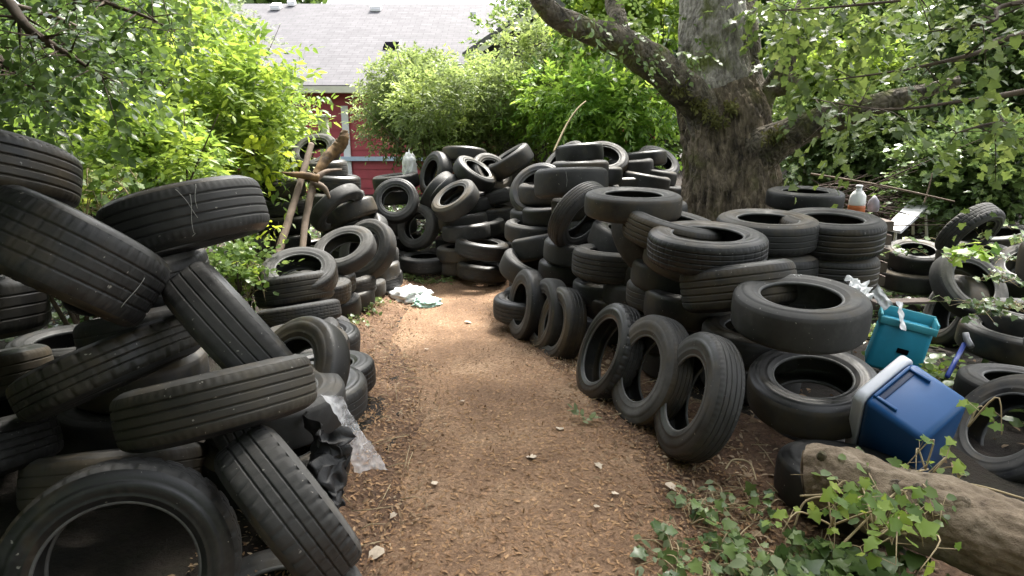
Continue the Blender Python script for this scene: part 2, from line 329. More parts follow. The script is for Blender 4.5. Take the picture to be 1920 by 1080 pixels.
TYRES = [  # centre, axis, radius, width, tread, group, label
 ((-1.888, 2.134, 1.454), (-0.041, -0.315, -0.948), 0.34, 0.2, 'rib4', 0, "ribbed tyre on top of the dark heap, cut by the photo's left edge"),
 ((-1.434, 1.956, 1.175), (-0.392, -0.505, -0.769), 0.275, 0.25, 'allsea', 0, 'steeply tilted worn tyre wedged below the topmost tyre at the left edge'),
 ((-1.335, 2.513, 1.224), (0.259, -0.12, -0.958), 0.31, 0.223, 'rib4', 0, 'big four-grooved tyre with a scratched cross, balanced high on the heap'),
 ((-1.046, 2.222, 0.812), (0.696, 0.49, 0.525), 0.32, 0.2, 'rib3', 0, 'smooth tyre standing aslant right under the scratched big tyre'),
 ((-1.047, 2.023, 0.646), (-0.226, 0.286, 0.931), 0.33, 0.2, 'rib4', 0, 'greenish level tyre seen tread-on across the middle of the dark heap'),
 ((-1.502, 2.155, 0.726), (0.419, -0.149, -0.896), 0.32, 0.155, 'block', 0, 'muddy brown tyre tilting up to the right in the middle of the dark heap'),
 ((-0.764, 1.836, 0.335), (0.708, 0.576, 0.409), 0.3, 0.21, 'block', 0, 'notched tyre leaning down towards the path at the bottom left'),
 ((-1.184, 1.588, 0.291), (0.328, -0.903, 0.276), 0.33, 0.16, 'block', 0, 'largest tyre facing the viewer, in the bottom left corner with a dark hole'),
 ((-2.095, 2.058, 0.39), (-0.258, 0.254, 0.932), 0.33, 0.2, 'allsea', 0, 'level tyre at the left edge just above the big round hole'),
 ((-2.218, 2.295, 0.891), (-0.091, 0.145, 0.985), 0.33, 0.23, 'rib3', 0, 'yellowish flat tyre half hidden under the steeply tilted one at left edge'),
 ((-1.596, 2.22, 0.221), (-0.092, 0.425, 0.901), 0.33, 0.2, 'rib3', 0, 'dim tyre lying right behind the top of the big round tyre'),
 ((-0.783, 1.666, 0.006), (-0.009, -0.062, 0.998), 0.3, 0.19, 'bald', 0, 'flat tyre on the ground at the lowest edge, under the notched leaning tyre'),
 ((-1.093, 2.043, -0.055), (0.0, 0.0, 1.0), 0.33, 0.2, 'rib3', 0, 'dark tyre lying low between the big round tyre and the notched one'),
 ((-1.609, 2.658, 0.702), (-0.193, 0.15, 0.97), 0.32, 0.2, 'rib3', 0, 'shadowed tyre deep inside the heap behind the crossing tyres'),
 ((-2.404, 2.504, 0.511), (-0.174, 0.181, 0.968), 0.32, 0.2, 'rib3', 0, 'shadowed tyre behind the muddy brown one near the left edge'),
 ((-1.105, 2.462, 0.158), (0.758, 0.477, 0.446), 0.31, 0.2, 'rib4', 1, 'striped tyre peeping out behind the notched leaning tyre'),
 ((-1.054, 2.461, 0.154), (0.048, 0.021, 0.999), 0.32, 0.2, 'bald', 1, 'bottom tyre with black torn plastic draped over it'),
 ((-1.102, 2.615, 0.345), (0.032, 0.014, 0.999), 0.32, 0.2, 'bald', 1, 'pale tyre under the clear plastic film beside the path'),
 ((-1.071, 2.947, 0.23), (0.033, 0.012, 0.999), 0.31, 0.19, 'rib3', 1, 'low tyre at the path edge just beyond the clear film'),
 ((-1.128, 3.391, 0.148), (-0.039, 0.061, 0.997), 0.31, 0.18, 'allsea', 1, 'tyre at the path edge standing out farthest, behind the clear film'),
 ((-1.115, 2.946, 0.339), (-0.483, -0.643, 0.595), 0.32, 0.155, 'bald', 1, 'tyre with pale bead facing right-up, standing behind the level greenish tyre'),
 ((-1.425, 3.903, 0.129), (0.073, -0.048, 0.996), 0.32, 0.19, 'bald', 1, 'flat tyre with light rings right behind the one with the pale bead'),
 ((-1.571, 4.161, 0.128), (0.018, -0.049, 0.999), 0.33, 0.19, 'rib3', 1, 'flat tyre with a wide light top below the grooved rectangular one'),
 ((-1.406, 4.153, 0.095), (0.066, 0.022, 0.998), 0.31, 0.2, 'rib3', 1, 'outer tyre at the path edge behind the pale beaded one'),
 ((-1.621, 4.472, 0.203), (-0.155, 0.222, 0.963), 0.31, 0.15, 'allsea', 1, 'thin flat tyre directly under the grooved tyre seen as a rectangle'),
 ((-1.792, 4.881, 0.294), (-0.143, 0.186, 0.972), 0.31, 0.237, 'rib4', 1, 'grooved tyre seen tread-on as a level rectangle with a tyre ring behind'),
 ((-1.754, 4.925, 0.402), (0.089, -0.376, 0.922), 0.31, 0.186, 'rib3', 1, 'tyre whose round top shows above the level rectangular one'),
 ((-1.633, 5.864, 0.418), (-0.169, -0.512, 0.843), 0.31, 0.15, 'bald', 1, 'tilted tyre with pale thick ring and tyre visible in its hole'),
 ((-1.515, 6.324, 0.333), (-0.412, -0.779, 0.472), 0.33, 0.16, 'bald', 1, 'dark upright ring behind the pale tilted ring'),
 ((-1.916, 5.827, 0.167), (0.0, 0.0, 1.0), 0.32, 0.2, 'rib3', 1, 'small-looking tyre between the rectangular one and the pale ring'),
 ((-1.797, 5.409, 0.149), (0.066, 0.022, 0.998), 0.32, 0.2, 'allsea', 1, 'second tyre up at the corner right of the rectangular one'),
 ((-1.842, 5.812, 0.107), (0.0, 0.0, 1.0), 0.31, 0.19, 'rib3', 1, 'tyre right of the rectangular one, just under the pale tilted ring'),
 ((-1.72, 6.095, 0.005), (-0.064, 0.036, 0.997), 0.32, 0.2, 'rib3', 1, 'flat-sided tyre carrying the pale tilted ring'),
 ((-1.714, 6.013, -0.106), (-0.034, -0.01, 0.999), 0.31, 0.2, 'bald', 1, 'bottom tyre with weeds below the one carrying the pale ring'),
 ((-1.77, 5.656, -0.089), (0.0, 0.0, 1.0), 0.31, 0.2, 'bald', 1, 'bottom tyre among weeds at the corner of the near stack'),
 ((-1.715, 6.572, -0.146), (0.0, 0.0, 1.0), 0.31, 0.19, 'bald', 1, 'bottom tyre left of the dark ring foot, beside the white bag'),
 ((-1.595, 6.987, -0.142), (0.0, 0.0, 1.0), 0.31, 0.19, 'rib3', 1, 'bottom tyre touching the white bag'),
 ((-1.608, 6.917, -0.017), (0.0, 0.0, 1.0), 0.31, 0.19, 'bald', 1, 'second tyre up behind the foot of the dark upright ring'),
 ((-1.708, 7.106, 0.304), (0.085, 0.02, 0.996), 0.31, 0.19, 'rib3', 1, 'pale tyre edge high behind the dark upright ring'),
 ((-1.643, 7.058, 0.125), (0.034, 0.008, 0.999), 0.31, 0.19, 'bald', 1, 'tyre halfway up behind the dark upright ring'),
 ((-1.654, 6.911, 0.348), (-0.667, -0.536, 0.518), 0.31, 0.17, 'bald', 1, 'light thin ring leaning just above the dark upright ring'),
 ((-1.832, 6.885, 0.643), (0.346, -0.1, -0.933), 0.32, 0.2, 'bald', 1, 'smooth tyre rising to the right under the leaning arch tyre'),
 ((-1.884, 6.587, 0.739), (0.675, -0.264, -0.689), 0.32, 0.155, 'bald', 1, 'tyre arching over to the right behind the two sticks'),
 ((-2.04, 7.224, 0.749), (-0.05, -0.014, 0.999), 0.31, 0.19, 'rib3', 1, 'narrowly visible tyre under the right end of the top tyres'),
 ((-2.141, 7.476, 0.919), (0.067, 0.019, 0.998), 0.31, 0.2, 'rib3', 1, 'third tyre from the top of the stack by the sticks'),
 ((-2.329, 7.677, 1.061), (-0.033, -0.01, 0.999), 0.3, 0.23, 'rib3', 1, 'level tyre with open top, second in the stack by the sticks'),
 ((-2.404, 7.668, 1.251), (-0.153, -0.643, 0.75), 0.3, 0.18, 'bald', 1, 'topmost tyre tipped up behind the heads of the two sticks'),
 ((-2.897, 7.661, 0.835), (0.0, 0.0, 1.0), 0.33, 0.2, 'rib3', 1, 'dusty tyre topping the stack left of the sticks'),
 ((-2.877, 7.6, 0.608), (-0.019, 0.049, 0.999), 0.33, 0.19, 'rib3', 1, 'second tyre in the stack left of the sticks'),
 ((-2.85, 7.549, 0.416), (-0.018, 0.049, 0.999), 0.33, 0.19, 'rib3', 1, 'third tyre in the stack left of the sticks'),
 ((-2.837, 7.493, 0.206), (-0.019, 0.049, 0.999), 0.33, 0.19, 'bald', 1, 'lowest tyre seen in the stack left of the sticks'),
 ((-1.527, 8.103, 0.63), (-0.08, -0.856, 0.511), 0.31, 0.15, 'bald', 2, 'large round ring left in the back pile, before the red wall'),
 ((-1.625, 8.694, 0.829), (-0.103, -0.019, 0.995), 0.32, 0.2, 'bald', 2, 'tyre peeking over the large left ring, by the white cloth'),
 ((-1.638, 8.439, 0.257), (0.0, 0.0, 1.0), 0.32, 0.2, 'bald', 2, 'tyre right under the large left ring of the back pile'),
 ((-1.241, 8.021, 0.302), (-0.494, -0.8, 0.34), 0.31, 0.15, 'bald', 2, 'thick ring standing at the left foot of the back pile'),
 ((-1.129, 7.817, -0.135), (0.0, 0.0, 1.0), 0.33, 0.2, 'rib3', 2, 'flat tyre that carries the thick standing ring, grass at its foot'),
 ((-1.044, 8.516, 0.936), (-0.795, -0.529, 0.295), 0.32, 0.2, 'bald', 2, 'upright ring at the upper left of the back pile, facing left'),
 ((-0.976, 8.248, 0.709), (0.789, -0.27, -0.552), 0.32, 0.19, 'bald', 2, 'left one of two arched tyres in the middle of the back pile'),
 ((-0.813, 8.149, 0.725), (0.672, -0.308, -0.673), 0.32, 0.19, 'bald', 2, 'right one of two arched tyres in the middle of the back pile'),
 ((-0.702, 7.624, 0.696), (-0.464, -0.404, 0.788), 0.31, 0.2, 'bald', 2, 'oval-looking tyre tipped to the left in the middle of the back pile'),
 ((-0.485, 8.114, 0.983), (0.515, -0.238, 0.823), 0.3, 0.19, 'bald', 2, 'tyre tipped to the right near the top of the back pile'),
 ((-0.293, 8.418, 0.959), (0.493, -0.619, 0.612), 0.3, 0.19, 'rib3', 2, 'pale ring behind the tyre tipped right at the pile top'),
 ((-0.661, 8.686, 1.189), (0.058, 0.144, 0.988), 0.31, 0.2, 'bald', 2, 'rounded tyre at the very top of the back pile'),
 ((-0.638, 7.957, 0.391), (-0.091, 0.045, 0.995), 0.32, 0.19, 'bald', 2, 'thin tyre below the oval-looking one in the back pile'),
 ((-0.573, 7.723, 0.289), (-0.092, 0.063, 0.994), 0.32, 0.2, 'bald', 2, 'plump tyre in the middle of the back pile, under the thin one'),
 ((-0.542, 8.209, 0.561), (-0.176, 0.04, 0.983), 0.32, 0.2, 'bald', 2, 'tyre right of the oval-looking one in the back pile'),
 ((-0.41, 7.932, 0.3), (-0.104, -0.005, 0.995), 0.32, 0.2, 'bald', 2, 'tyre right of the plump one, above the two long level tyres'),
 ((-0.32, 8.281, 0.443), (0.0, 0.0, 1.0), 0.32, 0.19, 'rib3', 2, 'small round-ended tyre at the right side of the back pile'),
 ((-0.299, 8.335, 0.646), (-0.209, 0.044, 0.977), 0.32, 0.19, 'rib3', 2, 'dark tilted tyre wedged at the right end of the back pile'),
 ((-0.37, 7.407, 0.135), (0.139, 0.007, 0.99), 0.33, 0.197, 'rib3', 2, 'upper of two long level tyres at the right foot of the back pile'),
 ((-0.373, 7.496, -0.175), (0.118, 0.075, 0.99), 0.33, 0.2, 'rib3', 2, 'lower of two long level tyres, resting on the ground at the bend'),
 ((-0.655, 7.752, 0.011), (-0.055, 0.03, 0.998), 0.32, 0.19, 'bald', 2, 'upper short tyre between the thick ring and the long level tyres'),
 ((-0.654, 7.808, -0.166), (-0.039, 0.049, 0.998), 0.32, 0.19, 'bald', 2, 'bottom short tyre on the ground left of the long level tyres'),
 ((-0.026, 8.458, 1.108), (-0.526, -0.073, 0.847), 0.33, 0.24, 'bald', 2, 'big tyre leaning steeply at the top between back pile and right stack'),
 ((0.143, 5.606, -0.08), (0.0, 0.0, 1.0), 0.32, 0.22, 'rib4', 3, 'finely ribbed bottom tyre alone at the far end of the row'),
 ((0.198, 6.036, 0.175), (0.367, -0.141, 0.919), 0.33, 0.22, 'bald', 3, 'sagging tyre at the far end of the stack, over the ribbed bottom one'),
 ((0.33, 6.199, 0.396), (-0.182, 0.177, 0.967), 0.33, 0.24, 'bald', 3, 'square-looking smooth tyre above the sagging one'),
 ((0.242, 6.536, 0.496), (0.033, -0.054, 0.998), 0.32, 0.2, 'bald', 3, 'pale open-topped tyre under the small ones at the far left end'),
 ((0.427, 6.58, 0.661), (-0.066, 0.057, 0.996), 0.32, 0.2, 'bald', 3, 'mossy tyre left of the upright ridged arch'),
 ((0.286, 6.873, 0.598), (0.0, 0.0, 1.0), 0.31, 0.18, 'bald', 3, 'tyre edge showing at the far left of the stack, under the upright ring'),
 ((0.388, 6.842, 0.87), (-0.035, 0.002, 0.999), 0.32, 0.22, 'bald', 3, 'open flat tyre in the loop of the far upright ring'),
 ((0.296, 6.847, 0.888), (-0.376, -0.729, 0.572), 0.33, 0.18, 'bald', 3, 'upright pale ring curving round the far upper end of the stack'),
 ((0.575, 6.029, 1.05), (0.023, -0.123, -0.992), 0.36, 0.276, 'bald', 3, 'long smooth tyre with a white vertical scratch, near the stack top'),
 ((0.805, 7.491, 1.265), (-0.079, 0.078, 0.994), 0.29, 0.222, 'bald', 3, 'topmost tyre of the long stack with leaves lying on it'),
 ((0.631, 7.539, 1.154), (-0.641, -0.307, 0.703), 0.31, 0.17, 'rib3', 3, 'thin upright ring left behind the topmost tyre'),
 ((0.768, 7.009, 1.109), (-0.031, 0.038, 0.999), 0.32, 0.2, 'bald', 3, 'flat tyre directly below the topmost one'),
 ((1.169, 7.954, 1.158), (0.051, -0.59, 0.806), 0.31, 0.19, 'bald', 3, 'dark open ring right behind the topmost tyre'),
 ((1.545, 8.146, 1.061), (-0.058, -0.024, 0.998), 0.3, 0.225, 'bald', 3, 'flat open tyre right of the scratched long one'),
 ((1.752, 8.368, 1.158), (-0.095, 0.055, 0.994), 0.31, 0.2, 'bald', 3, 'tyre rising at the upper right, left of the small pale ring'),
 ((1.963, 8.451, 1.081), (0.268, -0.581, 0.769), 0.31, 0.18, 'bald', 3, 'small pale ring resting against the big tree trunk'),
 ((0.966, 7.197, 1.034), (0.005, 0.035, 0.999), 0.31, 0.2, 'bald', 3, 'short tyre end right beside the scratched long tyre'),
 ((1.408, 7.875, 0.862), (-0.025, 0.058, 0.998), 0.3, 0.19, 'bald', 3, 'narrow tyre below the flat open one, near the trunk'),
 ((1.692, 7.885, 0.9), (0.164, 0.018, 0.986), 0.31, 0.2, 'bald', 3, 'tyre sloping down right towards the trunk'),
 ((1.871, 8.207, 0.943), (0.143, 0.003, 0.99), 0.3, 0.19, 'bald', 3, 'tyre below the small pale ring at the trunk'),
 ((1.961, 8.154, 0.743), (0.11, 0.009, 0.994), 0.3, 0.2, 'bald', 3, 'lowest seen tyre pressed against the trunk base'),
 ((0.602, 5.421, 0.816), (0.615, -0.643, -0.457), 0.33, 0.16, 'rib4', 3, 'upright ridged arch in the middle of the long stack'),
 ((0.839, 4.268, 1.063), (0.01, -0.038, 0.999), 0.33, 0.172, 'bald', 3, 'large flat tyre with narrow oval hole, left of the trunk'),
 ((1.062, 4.01, 0.919), (0.192, -0.086, 0.978), 0.33, 0.2, 'rib4', 3, 'tyre sloping to the right with light rings, before the trunk'),
 ((1.009, 4.441, 0.789), (0.602, -0.552, 0.577), 0.32, 0.2, 'bald', 3, 'tyre standing askew under the left end of the sloping one'),
 ((1.155, 3.592, 0.895), (-0.005, -0.072, 0.997), 0.34, 0.193, 'allsea', 3, 'spotted dark tyre lying flat in front of the trunk'),
 ((1.201, 3.916, 0.762), (0.199, -0.061, 0.978), 0.34, 0.24, 'bald', 3, 'tyre sagging under the spotted dark one'),
 ((1.303, 3.429, 0.699), (-0.122, 0.265, 0.957), 0.32, 0.245, 'rib4', 3, 'long ribbed tyre rising right behind the big front flat tyre'),
 ((1.442, 2.953, 0.692), (-0.046, -0.094, 0.995), 0.32, 0.208, 'bald', 3, 'biggest flat tyre in front, with a white bead and a white scrap'),
 ((1.543, 2.919, 0.281), (-0.143, -0.198, 0.97), 0.31, 0.202, 'bald', 3, 'open tyre under the biggest flat one, beside the blue cooler'),
 ((1.751, 3.073, -0.074), (0.026, 0.045, 0.999), 0.32, 0.2, 'bald', 3, 'bottom tyre in the shade under the open one'),
 ((1.214, 3.98, 0.417), (0.054, 0.057, 0.997), 0.32, 0.22, 'bald', 3, 'short square tyre above the second of the leaning row'),
 ((1.158, 4.181, 0.592), (0.05, -0.014, 0.999), 0.32, 0.2, 'bald', 3, 'tyre edge left under the sagging tyre'),
 ((1.143, 4.241, 0.427), (0.014, 0.051, 0.999), 0.32, 0.19, 'rib3', 3, 'ribbed tyre edge left of the short square one'),
 ((1.107, 4.765, 0.451), (0.012, 0.051, 0.999), 0.32, 0.2, 'bald', 3, 'tyre with a small knob, below the askew standing one'),
 ((1.045, 4.722, 0.29), (0.079, 0.036, 0.996), 0.32, 0.19, 'bald', 3, 'shaded tyre two down from the askew standing one'),
 ((1.472, 3.494, 0.343), (0.0, 0.0, 1.0), 0.32, 0.2, 'bald', 3, 'shaded low tyre left of the biggest flat one'),
 ((0.81, 5.944, 0.604), (-0.06, 0.078, 0.995), 0.32, 0.24, 'bald', 3, 'square-ended tyre inside the ridged arch'),
 ((0.977, 5.222, 0.614), (0.294, -0.106, 0.95), 0.32, 0.22, 'bald', 3, 'tyre with a pale rim tipped down right, under the large flat one'),
 ((0.612, 5.597, 0.469), (0.048, -0.04, 0.998), 0.32, 0.21, 'bald', 3, 'open tyre beside the foot of the ridged arch'),
 ((0.819, 4.884, 0.512), (0.043, 0.046, 0.998), 0.33, 0.24, 'rib4', 3, 'plump ribbed tyre in mid-stack, under the tipped pale-rimmed one'),
 ((0.57, 5.746, 0.248), (0.038, 0.031, 0.999), 0.32, 0.2, 'bald', 3, 'shaded tyre just behind the top of the leaning row'),
 ((0.834, 5.02, 0.242), (0.009, 0.052, 0.999), 0.32, 0.19, 'bald', 3, 'shaded tyre below the plump ribbed one'),
 ((0.937, 4.891, 0.146), (0.01, 0.051, 0.999), 0.32, 0.2, 'bald', 3, 'bottom tyre seen between the third and fourth of the row'),
 ((1.758, 4.2, 0.888), (-0.004, -0.055, 0.998), 0.34, 0.206, 'rib3', 3, 'flat ribbed tyre right in front of the trunk foot'),
 ((1.773, 4.193, 0.636), (0.014, 0.032, 0.999), 0.34, 0.23, 'rib3', 3, 'tyre beneath the flat ribbed one at the trunk foot'),
 ((2.229, 4.255, 0.867), (-0.017, -0.07, 0.997), 0.34, 0.24, 'rib4', 3, 'mossy green-brown flat tyre topping the rightmost tall stack'),
 ((2.244, 4.288, 0.603), (0.016, 0.031, 0.999), 0.34, 0.24, 'rib4', 3, 'dark tyre beneath the mossy top one'),
 ((2.682, 5.649, 0.944), (0.001, -0.039, 0.999), 0.33, 0.164, 'bald', 3, 'smooth tyre farthest back, right beside the trunk'),
 ((2.722, 5.621, 0.751), (0.015, 0.031, 0.999), 0.33, 0.186, 'bald', 3, 'tyre beneath the smooth farthest one beside the trunk'),
 ((0.91, 2.792, 0.304), (-0.941, -0.081, 0.33), 0.32, 0.155, 'rib4', 4, 'nearest upright tyre of the row, with lengthwise grooves'),
 ((0.78, 3.236, 0.253), (-0.91, -0.255, 0.327), 0.32, 0.155, 'rib4', 4, 'second nearest upright tyre of the row'),
 ((0.618, 3.662, 0.198), (-0.902, -0.187, 0.389), 0.32, 0.155, 'block', 4, 'third nearest upright tyre of the row, tread with pale notches'),
 ((0.4, 4.719, 0.03), (-0.922, -0.292, 0.255), 0.31, 0.17, 'rib3', 4, 'fourth upright tyre of the row, with a white splash on its tread'),
 ((0.304, 4.965, 0.036), (-0.945, -0.257, 0.201), 0.32, 0.16, 'bald', 4, 'fifth upright tyre of the row, half behind the splashed one'),
 ((0.126, 5.266, 0.041), (-0.942, -0.276, 0.191), 0.32, 0.155, 'bald', 4, 'farthest upright tyre of the row'),
 ((1.471, 2.35, 0.086), (0.074, 0.118, 0.99), 0.31, 0.2, 'bald', 5, 'tyre on the ground under the end of the cut log'),
 ((4.343, 6.465, 0.229), (-0.093, -0.229, 0.969), 0.29, 0.2, 'bald', 5, 'round open tyre with leaves inside, beyond the rightmost tall stack'),
 ((4.261, 6.402, -0.009), (0.029, -0.019, 0.999), 0.3, 0.2, 'bald', 5, 'tyre under the open one with leaves inside'),
 ((3.777, 4.911, 0.316), (0.157, -0.752, 0.64), 0.31, 0.15, 'bald', 5, 'big tilted tyre with leaves on its upper rim, right of the teal bag'),
 ((3.823, 5.069, 0.038), (-0.952, 0.155, 0.265), 0.32, 0.19, 'bald', 5, 'dark upright tyre propping the big tilted one'),
 ((3.805, 4.283, 0.197), (0.0, 0.0, 1.0), 0.33, 0.22, 'bald', 5, 'flat tyre with grey leaves on top, cut by the right edge'),
 ((3.585, 4.155, 0.102), (0.04, -0.034, 0.999), 0.33, 0.2, 'bald', 5, 'dark tyre under the flat leaf-covered one at the right edge'),
 ((3.066, 3.409, 0.024), (0.023, 0.026, 0.999), 0.33, 0.2, 'bald', 5, 'tyre with a thin shiny bead just above the big ring at the right edge'),
 ((2.467, 2.746, 0.136), (-0.823, 0.001, 0.568), 0.3, 0.145, 'allsea', 5, 'big upright ring at the right edge beside the blue cooler'),
 ((4.474, 5.94, 0.59), (0.334, -0.783, -0.524), 0.31, 0.19, 'block', 5, 'torn grey tyre sticking up at the far right'),
 ((4.683, 5.358, 0.348), (-0.499, -0.203, 0.842), 0.33, 0.2, 'bald', 5, 'ring leaning among vines at the right edge'),
 ((4.529, 5.873, 0.337), (-0.085, -0.11, 0.99), 0.32, 0.2, 'bald', 5, 'pale tyre just behind the big tilted one'),
 ((5.169, 6.412, 0.42), (-0.22, 0.001, 0.976), 0.31, 0.2, 'bald', 5, 'pale tyre half under vines near the torn grey tyre'),
 ((6.07, 6.886, 0.258), (0.0, 0.0, 1.0), 0.32, 0.2, 'bald', 5, 'farthest tyre at the right edge under the ivy'),
 ((4.798, 7.915, 0.233), (0.0, 0.0, 1.0), 0.31, 0.2, 'bald', 5, 'small dark tyre beneath the white board'),
 ((2.973, 3.008, -0.122), (-0.375, 0.065, 0.925), 0.24, 0.17, 'bald', 5, 'smaller tyre lying inside the big upright ring at the right edge'),
]
